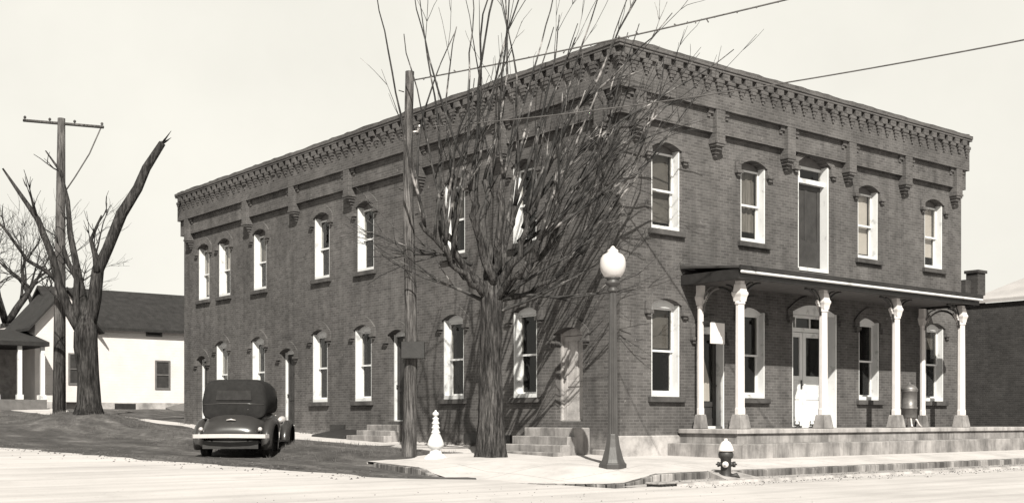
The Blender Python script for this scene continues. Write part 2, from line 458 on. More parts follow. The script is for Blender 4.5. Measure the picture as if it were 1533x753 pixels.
kb.build('kerb', M['kerb'], bevel=0.012, kind='structure')
gt = MB(); xg = [-3.9 + 0.55 * i for i in range(80)]
V, F = [], []
for x in xg:
    wv = 0.05 * mnoise.noise(Vector((x * 1.3, 0, 0))) ; f_ = 1 - sm((-2.6 - x) / 1.2)
    V += [(x, -4.05, -0.135 * f_ - 0.21 * (1 - f_)), (x, -4.75 + wv, -0.14 * f_ - 0.21 * (1 - f_)), (x, -4.80 + wv, -0.24)]
for i in range(len(xg) - 1):
    for k in range(2): F.append((i * 3 + k, i * 3 + k + 1, i * 3 + 3 + k + 1, i * 3 + 3 + k))
gt.add(V, F); gt.hexa([(-1.75, -4.62, -.16), (-.75, -4.62, -.16), (-.95, -4.02, -.16), (-1.6, -4.02, -.16), (-1.75, -4.62, -.125), (-.75, -4.62, -.125), (-.95, -4.02, .012), (-1.6, -4.02, .012)]); gt.build('gutter_pavement', M['conc'], kind='structure')
# side walk along the long wall
sv = MB(); V, F = [], []
yy = [2.8 + 0.75 * i for i in range(52)]
for y in yy:
    w0 = -1.95 + 0.05 * mnoise.noise(Vector((0, y, 1)))
    z0, z1 = zwall(y) - 0.075, zwall(y) - 0.02
    if y > 24: z0 += 0.014 * (y - 24); z1 += 0.014 * (y - 24)
    V += [(w0, y, z0 - 0.25), (w0, y, z0), (-1.0, y, (z0 + z1) / 2), (0.2, y, z1)]
for i in range(len(yy) - 1):
    for k in range(3): F.append((i * 4 + k, i * 4 + k + 1, i * 4 + 4 + k + 1, i * 4 + 4 + k))
sv.add(V, F); sv.build('path', M['walk'], kind='structure')

# ------------------------------------------------------------------ the brick building
LX, LY, HZ = 14.42, 23.6, 9.3
bld = thing('brick_building', 'two storey dark brick corner building with corbelled cornice and columned porch', 'building', (0, 0, 0))
TF = lambda u, d, z: (u, -d, z)           # front face, d outward
TS = lambda u, d, z: (-d, u, z)           # side face
def arc(uc, w, zs, rise, n=8):
    return [(uc - w / 2 + w * i / n, zs + rise * (1 - (2 * i / n - 1) ** 2)) for i in range(n + 1)]
def wall(T, L, rows, dep=0.31):
    mb = MB()
    for z0, z1, ops in rows:
        u = 0.0
        for (uc, w, zb, zs, rise) in sorted(ops):
            a, b = uc - w / 2, uc + w / 2
            mb.add([T(u, 0, z0), T(a, 0, z0), T(a, 0, z1), T(u, 0, z1)], [(0, 1, 2, 3)])
            if zb > z0: mb.add([T(a, 0, z0), T(b, 0, z0), T(b, 0, zb), T(a, 0, zb)], [(0, 1, 2, 3)])
            ar = arc(uc, w, zs, rise)
            for p, q in zip(ar, ar[1:]):
                mb.add([T(p[0], 0, p[1]), T(q[0], 0, q[1]), T(q[0], 0, z1), T(p[0], 0, z1)], [(0, 1, 2, 3)])
            loop = [(a, zb), (b, zb)] + ar[::-1]
            for p, q in zip(loop, loop[1:] + loop[:1]):
                if p == q: continue
                mb.add([T(p[0], 0, p[1]), T(q[0], 0, q[1]), T(q[0], -dep, q[1]), T(p[0], -dep, p[1])], [(0, 1, 2, 3)])
            u = b
        mb.add([T(u, 0, z0), T(L, 0, z0), T(L, 0, z1), T(u, 0, z1)], [(0, 1, 2, 3)])
    return mb
RISE = 0.14
UPW = [(1.5, .96, 5.42, 7.33, RISE), (4.67, .96, 5.42, 7.33, RISE), (9.6, .96, 5.42, 7.33, RISE), (12.9, .96, 5.42, 7.33, RISE)]
LOW = [(1.5, .96, 1.52, 3.68, RISE), (4.66, .96, 1.52, 3.68, RISE), (9.65, .96, 1.52, 3.68, RISE), (12.96, .96, 1.52, 3.68, RISE)]
UPD = (7.15, 1.34, 4.95, 7.72, .24)
LDL = (3.08, 1.02, .80, 3.12, .13)
LDC = (7.21, 1.94, .80, 3.80, .22)
SUPC = [21.85, 20.15, 17.44, 13.29, 10.75, 6.3, 3.38]
SLWC = [20.35, 17.55, 13.41, 10.88, 6.35, 3.36]
SDR = [(15.5, .92, .78, 3.18, .13), (9.05, .86, .94, 3.42, .13), (1.73, .98, .95, 3.05, .13), (21.98, .8, .9, 3.2, .13)]
SUP = [(c, .92, 5.38, 7.31, RISE) for c in SUPC]
SLW = [(c, .92, 1.53, 3.66, RISE) for c in SLWC]
DEPC = 0.24
wall(TF, LX, [(0.62, 4.6, LOW + [LDL, LDC]), (4.6, HZ, UPW + [UPD])]).build('wall', M['brick'], bld, label='front brick wall')
wall(TS, LY, [(0.1, 4.6, SLW + SDR), (4.6, HZ, SUP)]).build('wall', M['brick'], bld, label='long side brick wall')
b_ = MB(); b_.add([(LX, 0, 0), (LX, LY, 0), (LX, LY, HZ), (LX, 0, HZ)], [(0, 1, 2, 3)]); b_.add([(0, LY, 0), (LX, LY, 0), (LX, LY, HZ), (0, LY, HZ)], [(0, 1, 2, 3)])
b_.build('wall', M['brick'], bld)
b_ = MB(); b_.box(0.02, LX - .02, .02, LY - .02, 9.0, 9.1); b_.build('roof', M['roofdark'], bld)
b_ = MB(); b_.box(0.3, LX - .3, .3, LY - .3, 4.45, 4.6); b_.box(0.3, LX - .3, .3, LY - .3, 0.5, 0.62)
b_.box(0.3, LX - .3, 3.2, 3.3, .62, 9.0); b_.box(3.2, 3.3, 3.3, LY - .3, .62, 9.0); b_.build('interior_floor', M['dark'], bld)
# limed foundation band on the front and round the corner
b_ = MB(); b_.box(-0.05, LX + .04, -0.05, 0.3, -0.3, 0.62, None); b_.build('foundation', M['found'], bld, bevel=.02)
b_ = MB()
for (ya, yb) in ((0.3, .9), (2.9, 8.2), (9.9, 23.6)):
    b_.box(-0.03, 0.2, ya, yb, -0.2, zwall(ya) + .12)
b_.build('foundation', M['step'], bld, bevel=.02)

def ring(prof, name, mat):
    mb = MB(); V, F = [], []
    for d, z in prof: e = min(d, .035); V += [(-d, -d, z), (LX + e, -d, z), (LX + e, LY + e, z), (-d, LY + e, z)]
    for i in range(len(prof) - 1):
        for k in range(4): F.append((i * 4 + k, i * 4 + (k + 1) % 4, (i + 1) * 4 + (k + 1) % 4, (i + 1) * 4 + k))
    mb.add(V, F); return mb.build(name, mat, bld)
ring([(-.05, 7.92), (.13, 7.92), (.13, 8.55)], 'frieze', M['brick'])
ring([(0, 8.47), (.25, 8.47), (.25, 9.335), (.345, 9.335), (.345, 9.39), (.37, 9.40), (.37, 9.49), (.10, 9.50), (-.3, 9.54), (-.3, 9.0)], 'cornice', M['trimbrick'])
# corbel table: stepped pendants
cb = MB(); cr = random.Random(5)
def corbels(T, L, a0):
    n = int(round((L + .1) / .415)); st = (L + .1) / n
    for i in range(n + 1):
        u = -.25 + i * st
        for (w, z0, z1, d) in ((.28, 9.09, 9.17, .325), (.21, 9.01, 9.09, .31), (.14, 8.93, 9.01, .295), (.07, 8.85, 8.93, .28)):
            if cr.random() < .03: continue
            cb.box(u - w / 2, u + w / 2, .24, d + cr.uniform(-.004, .004), z0, z1, T)
        if i < n:       # block course, open above each pendant
            cb.box(u + .085, u + st - .085, .24, .335 + cr.uniform(-.004, .004), 9.171, 9.34, T)
corbels(TF, LX, 0); corbels(TS, LY, 0)
cb.build('corbel_table', M['trimbrick'], bld)
# uneven top course of the parapet
cp = MB(); 
for T, L in ((TF, LX), (TS, LY)):
    V, F = [], []; nu = int(L / .22)
    for i in range(nu + 1):
        u = .12 + (L - .2) * i / nu; h = .028 + .016 * mnoise.noise(Vector((u * 1.7, L, 0))) + cr.choice((0, 0, 0, .01, .02))
        dd = .32 + .03 * mnoise.noise(Vector((u * 2.3, L, 4)))
        V += [T(u, dd, 9.48), T(u, dd, 9.50 + h), T(u, -.2, 9.50 + h * 1.1), T(u, -.2, 9.48)]
    for i in range(nu):
        for k in range(3): F.append((i * 4 + k, i * 4 + k + 1, i * 4 + 5 + k, i * 4 + 4 + k))
    F.append((0, 1, 2, 3)); F.append((nu * 4, nu * 4 + 1, nu * 4 + 2, nu * 4 + 3))
    cp = MB(); cp.add(V, F); cp.build('coping', M['trimbrick'], bld)
# pilaster strips with stepped pendants, side rolls
PF = [.45, 3.17, 5.91, 8.56, 11.25, 13.92]
PS = [.45, 4.1, 7.8, 11.47, 14.86, 18.15, 22.9]
for T, L in ((TF, PF), (TS, PS)):
    for u in L:
        pb = MB()
        pb.box(u - .16, u + .16, -.02, .245, 7.72, 8.49, T)
        for (w, z0, z1, d) in ((.36, 7.66, 7.72, .26), (.30, 7.60, 7.66, .24), (.23, 7.52, 7.60, .19), (.15, 7.44, 7.52, .13), (.08, 7.37, 7.44, .08)):
            pb.box(u - w / 2, u + w / 2, -.02, d, z0, z1, T)
        # small corner scallops in the frieze panel beside the strip
        for sgn in (-1, 1):
            pb.box(u + sgn * .28 - .09, u + sgn * .28 + .09, .12, .19, 8.36, 8.48, T)
            pb.box(u + sgn * .33 - .05, u + sgn * .33 + .05, .12, .165, 8.28, 8.36, T)
        pb.build('pilaster', M['trimbrick'], bld)

def hood(T, uc, w, zs, rise, parent, th=.24, big=1):
    mb = MB(); a = arc(uc, w + .02, zs, rise, 10); o = arc(uc, w + .44, zs + .04, rise + th - .02, 10)
    for k in range(10):
        P = [a[k], a[k + 1], o[k + 1], o[k]]
        mb.hexa([T(p[0], -.02, p[1]) for p in P] + [T(p[0], .045, p[1]) for p in P])
    for s_ in (-1, 1):   # dropped label stops
        c = uc + s_ * (w / 2 + .13)
        mb.box(c - .10, c + .10, -.02, .05, zs - .16, zs + .03, T)
        mb.box(c - .11, c + .11, -.02, .105, zs - .24, zs - .16, T)
        mb.box(c - .06, c + .06, -.02, .07, zs - .31, zs - .24, T)
    return mb.build('hood', M['trimbrick'], parent)

def window(T, uc, w, zb, zs, rise, parent, shade=None, shade_to=.5):
    """white box frame lining the reveal, two sashes, glass, dark sill, brick hood"""
    fr = MB(); a, b = uc - w / 2 + .004, uc + w / 2 - .004; jt = .035
    d0, d1 = -.30, -.012; hd = -.215 if zb > 4 else -.13
    fr.box(a, a + jt, d0, d1, zb + .004, zs + .01, T); fr.box(b - jt, b, d0, d1, zb + .004, zs + .01, T)
    fr.box(a + jt, b - jt, d0, d1, zb + .004, zb + .10, T)
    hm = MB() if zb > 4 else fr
    A = arc(uc, w - .01, zs, rise - .006, 10)
    for p, q in zip(A, A[1:]):
        hm.hexa([T(p[0], d0, zs - .06), T(q[0], d0, zs - .06), T(q[0], hd, zs - .06), T(p[0], hd, zs - .06),
                 T(p[0], d0, p[1] - .004), T(q[0], d0, q[1] - .004), T(q[0], hd, q[1] - .004), T(p[0], hd, p[1] - .004)])
    f = fr.build('window', M['wwhite'], parent)
    if zb > 4: hm.build('shade_toned_arch_board', M['soffit'], f)  # darker colour stands in for the shade under the brick arch
    zm = zb + (zs - zb) * .50
    s = MB(); ia, ib = a + jt, b - jt; r = .045
    for (z0, z1, dd) in ((zm - .02, zs - .06, -.19), (zb + .10, zm + .03, -.24)):
        s.box(ia, ia + r, dd - .04, dd, z0, z1, T); s.box(ib - r, ib, dd - .04, dd, z0, z1, T)
        s.box(ia + r, ib - r, dd - .04, dd, z0, z0 + .05, T); s.box(ia + r, ib - r, dd - .04, dd, z1 - .045, z1, T)
    s.build('sash', M['wwhite'], f)
    p = MB()
    for (z0, z1, dd) in ((zm + .03, zs - .105, -.212), (zb + .15, zm - .015, -.262)):
        p.add([T(ia + r, dd, z0), T(ib - r, dd, z0), T(ib - r, dd, z1), T(ia + r, dd, z1)], [(0, 1, 2, 3)])
    p.build('pane', M['glass'], f)
    if shade:
        q = MB(); z0 = zs - (zs - zb - .15) * shade_to
        n = 14; V = []; F = []
        for i in range(n + 1):
            uu = ia + .01 + (ib - ia - .02) * i / n; dd = -.33 - (.018 * math.sin(i * 2.1 + uc) if shade == 'curtain' else 0)
            V += [T(uu, dd, z0), T(uu, dd, zs - .05)]
        for i in range(n): F.append((2 * i, 2 * i + 2, 2 * i + 3, 2 * i + 1))
        q.add(V, F, True); q.build('blind', M[shade], f)
    sl = MB(); sl.box(uc - w / 2 - .12, uc + w / 2 + .12, -.22, .10, zb - .13, zb + .004, T)
    sl.build('sill', M['stone'], f, bevel=.012)
    hood(T, uc, w, zs, rise, f)
    return f

shU = [('shade_grey', .95), ('curtain', .9), ('shade_white', .97), ('shade_white', .86)]
for o_, (sh, to) in zip(UPW, shU): window(TF, *o_, bld, sh, to)
shL = [('shade_grey', .5), (None, 0), (None, 0), ('shade_grey', .3)]
for o_, (sh, to) in zip(LOW, shL): window(TF, *o_, bld, sh, to)
shS = ['shade_white', 'shade_white', 'curtain', None, None, 'shade_grey', None]
for i, o_ in enumerate(SUP): window(TS, *o_, bld, shS[i], [.95, .55, .5, 0, 0, .5, 0][i])
shT = ['curtain', None, None, None, None, None]
for i, o_ in enumerate(SLW): window(TS, *o_, bld, shT[i], .8)

def door(T, uc, w, zb, zs, rise, parent, kind):
    fr = MB(); a, b = uc - w / 2 + .004, uc + w / 2 - .004; d0, d1 = -.305, -.015
    jt = {'double': .05, 'upper': .045}.get(kind, .035)
    if kind == 'double': d0 = -.46
    if kind in ('plain', 'panel'): jt = .05; d1 = -.17
    fr.box(a, a + jt, d0, d1, zb + .004, zs + .01, T); fr.box(b - jt, b, d0, d1, zb + .004, zs + .01, T)
    A = arc(uc, w - .01, zs, rise - .006, 10)
    top = zs - .05; hd = d1 - (.21 if kind == 'upper' else .03)
    hm = MB() if kind == 'upper' else fr
    for p, q in zip(A, A[1:]):
        hm.hexa([T(p[0], d0, top), T(q[0], d0, top), T(q[0], hd, top), T(p[0], hd, top),
                 T(p[0], d0, p[1] - .004), T(q[0], d0, q[1] - .004), T(q[0], hd, q[1] - .004), T(p[0], hd, p[1] - .004)])
    fr.box(a + jt, b - jt, d0, .02 if kind not in ('plain', 'panel') else d1, zb - .06, zb + .03, T)
    f = fr.build('door', M['palepaint'] if kind == 'panel' else M['wwhite'], parent)
    if kind == 'upper': hm.build('shade_toned_arch_board', M['soffit'], f)  # arch head coloured dark to paint the shade over the upper door
    ia, ib = a + jt, b - jt
    if kind == 'double':
        tb = 3.32; dd = -.42
        t = MB(); t.box(ia, ib, dd - .03, dd + .05, tb, tb + .11, T); t.box(ia, ib, dd - .03, dd + .03, top - .06, top + .02, T)
        for q in (.33, .67): t.box(ia + (ib - ia) * q - .02, ia + (ib - ia) * q + .02, dd - .02, dd + .02, tb + .11, top - .06, T)
        t.build('transom', M['wwhite'], f)
        p = MB(); p.add([T(ia, dd, tb + .11), T(ib, dd, tb + .11), T(ib, dd, top - .06), T(ia, dd, top - .06)], [(0, 1, 2, 3)]); p.build('pane', M['glass'], f)
        mid = (ia + ib) / 2
        for (l0, l1) in ((ia + .01, mid - .008), (mid + .008, ib - .01)):
            lf = MB(); zt = tb - .01; zk = zb + 1.35
            lf.box(l0, l0 + .13, dd - .03, dd + .02, zb + .03, zt, T); lf.box(l1 - .13, l1, dd - .03, dd + .02, zb + .03, zt, T)
            lf.box(l0 + .13, l1 - .13, dd - .03, dd + .02, zt - .13, zt, T); lf.box(l0 + .13, l1 - .13, dd - .03, dd + .02, zb + .03, zb + .25, T)
            lf.box(l0 + .13, l1 - .13, dd - .03, dd + .02, zk - .12, zk, T)
            lf.box(l0 + .13, l1 - .13, dd - .025, dd + .0, zb + .25, zk - .12, T)
            lf.box(l0 + .13, l1 - .13, dd - .03, dd + .02, zb + .72, zb + .82, T)
            lf.build('door_leaf', M['wwhite'], f, bevel=.006)
            p = MB(); p.add([T(l0 + .13, dd - .01, zk), T(l1 - .13, dd - .01, zk), T(l1 - .13, dd - .01, zt - .13), T(l0 + .13, dd - .01, zt - .13)], [(0, 1, 2, 3)]); p.build('pane', M['glass'], f)
        h = MB(); h.lathe([(.0, -.03), (.03, -.02), (.035, .01), (.0, .03)], T(mid - .07, dd + .06, zb + 1.12), 10)
        h.box(mid - .10, mid - .04, dd + .018, dd + .035, zb + 1.0, zb + 1.24, T); h.build('handle', M['iron'], f)
    elif kind == 'upper':
        tb = 7.22; dd = -.25
        t = MB(); t.box(ia, ib, dd - .04, dd + .13, tb, tb + .12, T); t.box(ia, ib, dd - .03, dd + .03, top - .05, top + .02, T)
        t.box(ia + .28, ia + .33, dd - .02, dd + .02, tb + .12, top - .05, T); t.build('transom', M['wwhite'], f)
        lf = MB(); l0, l1 = ia + .01, ib - .01
        lf.box(l0, l0 + .12, dd - .04, dd, zb + .03, tb - .01, T); lf.box(l1 - .12, l1, dd - .04, dd, zb + .03, tb - .01, T)
        lf.box(l0 + .12, l1 - .12, dd - .04, dd, tb - .14, tb - .01, T); lf.box(l0 + .12, l1 - .12, dd - .04, dd, zb + .03, zb + .8, T)
        lf.box((l0 + l1) / 2 - .05, (l0 + l1) / 2 + .05, dd - .04, dd, zb + .8, tb - .14, T)
        lf.box(l0 + .12, l1 - .12, dd - .035, dd - .02, zb + .8, tb - .14, T)
        lf.build('door_leaf', M['doordark'], f, bevel=.006)
        p = MB(); p.add([T(ia, dd, tb + .12), T(ib, dd, tb + .12), T(ib, dd, top - .05), T(ia, dd, top - .05)], [(0, 1, 2, 3)]); p.build('pane', M['glass'], f)
    else:
        dd = -.24; l0, l1 = ia + .005, ib - .005; zt = top - .01
        if kind == 'panel': mt = M['palepaint']
        elif kind == 'shop': mt = M['doordark']
        else: mt = M['doordark']
        lf = MB(); zk = zb + (.62 if kind == 'shop' else .95)
        lf.box(l0, l0 + .12, dd - .04, dd, zb + .03, zt, T); lf.box(l1 - .12, l1, dd - .04, dd, zb + .03, zt, T)
        lf.box(l0 + .12, l1 - .12, dd - .04, dd, zt - .13, zt, T); lf.box(l0 + .12, l1 - .12, dd - .04, dd, zb + .03, zb + .22, T)
        lf.box(l0 + .12, l1 - .12, dd - .04, dd, zk - .12, zk, T); lf.box(l0 + .12, l1 - .12, dd - .035, dd - .02, zb + .22, zk - .12, T)
        if kind != 'shop':
            lf.box(l0 + .12, l1 - .12, dd - .035, dd - .02, zk, zt - .13, T)
            lf.box((l0 + l1) / 2 - .05, (l0 + l1) / 2 + .05, dd - .04, dd, zk, zt - .13, T)
        lf.build('door_leaf', mt, f, bevel=.006)
        if kind == 'shop':
            p = MB(); p.add([T(l0 + .12, dd - .01, zk), T(l1 - .12, dd - .01, zk), T(l1 - .12, dd - .01, zt - .13), T(l0 + .12, dd - .01, zt - .13)], [(0, 1, 2, 3)]); p.build('pane', M['glass'], f)
            c = MB(); V = []; F = []; n = 10      # a lace curtain drawn to the left behind the glass
            for i in range(n + 1):
                k = i / n
                for z, e in ((zk + .02, .62), (zk + .55, .60), (zk + 1.1, .40), (zt - .14, .12)):
                    V.append(T(l0 + .13 + k * e, dd - .05 - .012 * math.sin(i * 2.2), z))
            for i in range(n):
                for j in range(3): F.append((i * 4 + j, i * 4 + 4 + j, i * 4 + 5 + j, i * 4 + 1 + j))
            c.add(V, F, True); c.build('curtain', M['shade_white'], f)
        h = MB(); h.lathe([(.0, -.03), (.03, -.02), (.03, .02), (.0, .03)], T(l1 - .07, dd + .04, zb + 1.02), 10); h.build('handle', M['iron'], f)
    if kind != 'double' or True: hood(T, uc, w, zs, rise, f)
    return f
door(TF, *LDL, bld, 'shop'); door(TF, *LDC, bld, 'double'); door(TF, *UPD, bld, 'upper')
for i, d_ in enumerate(SDR): door(TS, *d_, bld, ['plain', 'plain', 'panel', 'plain'][i])

# ------------------------------------------------------------------ porch
FZ = .77
b_ = MB(); b_.box(1.86, 16.15, -1.86, -.055, FZ - .11, FZ); b_.build('porch_floor', M['conc'], bld, bevel=.015)
b_ = MB(); b_.box(1.92, 16.09, -1.80, -.055, -.1, FZ - .115); b_.build('porch_base', M['step'], bld)
b_ = MB(); x = 1.5; sr = random.Random(2)
while x < 16.8:
    w = min(sr.choice((1.15, 1.3, 1.5)), 16.9 - x)
    b_.box(x, x + w - .012, -2.32, -1.81, -.12, .445 + sr.uniform(-.008, .008)); x += w
b_.box(1.5, 1.91, -1.805, -.06, -.12, .44)
b_.build('porch_step', M['step'], bld, bevel=.015)
# roof: shallow lean-to, level eave
RL, RR, RF = 1.98, 12.35, -1.82
b_ = MB()
zt0, zt1 = 4.46, 4.62
b_.hexa([(RL, RF, zt0 - .05), (RR, RF, zt0 - .05), (RR, -.003, zt1 - .05), (RL, -.003, zt1 - .05), (RL, RF, zt0), (RR, RF, zt0), (RR, -.003, zt1), (RL, -.003, zt1)])
pr = b_.build('porch_roof', M['porchroof'], bld)
b_ = MB(); b_.box(RL + .03, RR - .03, RF + .05, RF + .17, 4.19, zt0 - .055)
b_.box(RL + .03, RL + .13, RF + .17, -.01, 4.17, zt0 - .055); b_.box(RR - .13, RR - .03, RF + .17, -.01, 4.17, zt0 - .055)
b_.build('fascia', M['dark'], pr)
b_ = MB(); b_.box(RL + .14, RR - .14, RF + .18, -.01, 4.24, 4.28); b_.build('soffit', M['soffit'], pr)
b_ = MB(); b_.box(RL, RR, RF - .06, RF - .002, zt0 - .165, zt0 - .10); b_.build('gutter', M['wwhite'], pr, bevel=.02)
b_ = MB(); b_.box(RL - .01, RR + .01, RF - .05, RF - .003, zt0 - .098, zt0 + .012); b_.build('fascia', M['roofdark'], pr)
b_ = MB(); b_.box(RL, RR, -.03, -.0035, zt1 - .001, zt1 + .05); b_.build('flashing', M['stone'], pr)

def post(x, y, dirs, wallpost=False):
    q_ = .72 if wallpost else 1.0
    sh = MB(); z0, z1 = FZ + .34, 3.72
    # chamfered octagonal shaft with small collars
    sh.lathe([(r * q_, z) for r, z in [(.125, z0), (.125, z0 + .12), (.112, z0 + .16), (.108, z0 + 1.5), (.102, z1 - .1), (.125, z1 - .08), (.125, z1 - .04), (.10, z1)]], (x, y, 0), 8, smooth=False)
    sh.box(x - .075, x + .075, y - .075, y + .075, z1, 4.168)
    o = sh.build('porch_post', M['white'], bld)
    p = MB(); P = [(-.21, 0), (-.19, .12), (-.145, .34)]
    V, F = [], []
    for r, z in [(.185 * q_, 0), (.17 * q_, .10), (.14 * q_, .30), (.13 * q_, .338)]:
        V += [(x - r, y - r, FZ + .002 + z), (x + r, y - r, FZ + .002 + z), (x + r, y + r, FZ + .002 + z), (x - r, y + r, FZ + .002 + z)]
    for i in range(3):
        for k in range(4): F.append((i * 4 + k, i * 4 + (k + 1) % 4, i * 4 + 4 + (k + 1) % 4, i * 4 + 4 + k))
    F.append((12, 13, 14, 15)); F.append((3, 2, 1, 0))
    p.add(V, F); p.build('plinth', M['step'], o, bevel=.012)
    c = MB()
    V = [(s * r, t * r, z) for r, z in ((.10 * q_, 3.70), (.115 * q_, 3.80), (.135 * q_, 3.86), (.135 * q_, 3.90), (.115 * q_, 3.93), (.09 * q_, 4.10)) for s, t in ((-1, -1), (1, -1), (1, 1), (-1, 1))]
    c.add([(x + a, y + b, z) for a, b, z in V], [(i * 4 + k, i * 4 + (k + 1) % 4, i * 4 + 4 + (k + 1) % 4, i * 4 + 4 + k) for i in range(5) for k in range(4)] + [(3, 2, 1, 0)])
    for (dx, dy) in dirs:   # little leaf scrolls on the capital
        for k in range(3):
            a = Vector((dx, dy, 0)); q = Vector((x, y, 0)) + a * (.12 + .035 * k)
            c.tube([q + Vector((0, 0, 3.74 + .06 * k)), q + a * .05 + Vector((0, 0, 3.80 + .06 * k)), q + a * .035 + Vector((0, 0, 3.87 + .06 * k))], [.03, .026, .012], 6)
    c.build('capital', M['white'], o)
    br = MB()
    for (dx, dy, r, th) in [(d[0], d[1], (.62 if abs(d[0]) else .52), .028) for d in dirs]:
        a = Vector((dx, dy, 0)); pts = []
        for k in range(9):
            t = math.pi / 2 * k / 8
            pts.append(Vector((x, y, 3.55)) + a * (.10 + r * (1 - math.cos(t))) + Vector((0, 0, r * math.sin(t))))
        br.tube(pts, th, 6)
        pts = []
        for k in range(8):       # inner smaller scroll
            t = math.pi / 2 * k / 7
            pts.append(Vector((x, y, 3.83)) + a * (.12 + r * .55 * (1 - math.cos(t))) + Vector((0, 0, r * .55 * math.sin(t))))
        br.tube(pts, th * .7, 6)
    br.build('bracket', M['iron'] if not wallpost else M['soffit'], o)
    return o
PX = [2.42, 5.56, 8.70, 11.9]
for i, x in enumerate(PX):
    d = [(0, 1)] if i in (0, 3) else []
    if i > 0: d.append((-1, 0))
    if i < 3: d.append((1, 0))
    post(x, -1.46, d)
for x in (2.42, 11.9): post(x, -.26, [(0, -1)], True)

# ------------------------------------------------------------------ side steps and cellar hatch
def steps(y0, y1, zs_, tread, label):
    mb = MB(); n = len(zs_)
    for i, z in enumerate(zs_):
        mb.box(-.05 - tread * (i + 1.6), -.04 if i == 0 else -.05 - tread * (i + .62), y0 - .10 * i, y1 + .10 * i, -.1, z + (0.0))
    mb.build('stoop', M['step'], bld, bevel=.015, label=label)
steps(.95, 2.75, [.80, .60, .41, .25], .30, 'four stained concrete steps under the side door nearest the corner')
steps(8.3, 9.9, [.84, .68, .54], .28, 'three worn steps under the middle side door')
steps(15.0, 16.0, [.70], .25, 'single stone step')
hb = MB(); hb.hexa([(-1.0, 10.3, .2), (-.04, 10.3, .2), (-.04, 12.2, .2), (-1.0, 12.2, .2), (-1.0, 10.3, .50), (-.04, 10.3, .66), (-.04, 12.2, .70), (-1.0, 12.2, .53)])
hb.build('cellar_hatch', M['dark'], bld, bevel=.02)
for yv in (12.3, 5.4, 4.3): 
    b_ = MB(); b_.box(-.06, .05, yv - .42, yv + .42, zwall(yv) + .02, zwall(yv) + .30); b_.build('cellar_window', M['dark'], bld)

# ------------------------------------------------------------------ sign board and porch furniture
sg = thing('sign_board', 'blank white board hanging beside the dark door at the left end of the porch', 'sign', (2.42, -.26, 2.78))
b_ = MB(); b_.box(.0, .50, -.32, -.29, .0, .50); b_.build('panel', M['white'], sg, bevel=.006)
b_ = MB(); b_.box(-.015, .50, -.318, -.292, .502, .53); b_.box(-.015, .015, -.318, -.06, .502, .53); b_.build('bracket_arm', M['iron'], sg)
tb = thing('trash_can', 'round metal litter can with domed lid and legs standing on the porch', 'litter bin', (10.45, -.75, FZ + .002))
b_ = MB(); b_.lathe([(.19, .26), (.205, .28), (.205, .50), (.225, .51), (.225, .55), (.205, .56), (.21, .98), (.225, .99), (.225, 1.03), (.21, 1.03)], (0, 0, 0), 24); b_.build('body', M['galv'], tb)
b_ = MB(); b_.lathe([(.23, 1.03), (.235, 1.05), (.18, 1.13), (.09, 1.18), (.04, 1.20), (.035, 1.24), (.0, 1.25)], (0, 0, 0), 24); b_.build('lid', M['galv'], tb)
for k in range(4):
    a = math.pi / 4 + k * math.pi / 2; b_ = MB(); c_, s_ = math.cos(a), math.sin(a)
    b_.tube([(.12 * c_, .12 * s_, .27), (.20 * c_, .20 * s_, .20), (.26 * c_, .26 * s_, .08), (.33 * c_, .33 * s_, .015)], [.03, .028, .025, .03], 8); b_.build('leg', M['chrome'], tb)
def scraper(x, y, label):
    t = thing('boot_scraper', label, 'boot scraper', (x, y, FZ + .002), 0, 'iron boot scrapers by the porch doors')
    b_ = MB(); b_.box(-.09, .09, -.012, .012, .06, .10); b_.build('blade', M['iron'], t)
    b_ = MB(); b_.lathe([(.09, 0), (.10, .015), (.07, .03), (.02, .04), (.02, .06)], (0, 0, 0), 14)
    for s_ in (-1, 1): b_.tube([(s_ * .09, 0, .04), (s_ * .09, 0, .14), (s_ * .07, 0, .17)], [.014, .014, .02], 6)
    b_.build('base', M['iron'], t)
scraper(3.45, -.32, 'small black iron boot scraper before the porch door beside the white board')
scraper(6.05, -.30, 'small black iron boot scraper left of the white double doors')
scraper(6.60, -.36, 'small black iron boot scraper in front of the white double doors')

# ------------------------------------------------------------------ street lamp
lp = thing('street_lamp', 'cast iron lamp post with white acorn globe at the kerb corner', 'street lamp', (-2.6, -2.46, -.01))
b_ = MB(); b_.lathe([(.29, 0), (.29, .13), (.26, .15), (.225, .22), (.155, .46), (.125, .62), (.115, .70), (.105, .72)], (0, 0, 0), 8, smooth=False); b_.build('base', M['lampiron'], lp, bevel=.006)
V = MB()
n = 32; prof = [(.102, .70), (.098, 1.0), (.091, 1.8), (.08, 2.7), (.068, 3.52)]
VV, FF = [], []
for r, z in prof:
    for k in range(n):
        rr = r * (1 if k % 2 else .88); a = 2 * math.pi * k / n; VV.append((rr * math.cos(a), rr * math.sin(a), z))
for i in range(len(prof) - 1):
    for k in range(n): FF.append((i * n + k, i * n + (k + 1) % n, (i + 1) * n + (k + 1) % n, (i + 1) * n + k))
V.add(VV, FF); V.build('post', M['lampiron'], lp)
b_ = MB(); b_.lathe([(.075, 3.50), (.10, 3.52), (.10, 3.55), (.08, 3.57), (.085, 3.62), (.14, 3.66), (.15, 3.70), (.11, 3.73), (.12, 3.76), (.155, 3.785)], (0, 0, 0), 20); b_.build('collar', M['lampiron'], lp)
b_ = MB(); b_.lathe([(.14, 3.78), (.19, 3.84), (.235, 3.91), (.255, 4.0), (.256, 4.09), (.24, 4.17), (.20, 4.235), (.135, 4.27), (.11, 4.285), (.105, 4.30), (.115, 4.315), (.10, 4.335), (.06, 4.36), (.04, 4.39), (.02, 4.41), (0, 4.42)], (0, 0, 0), 28); b_.build('globe', M['globe'], lp)

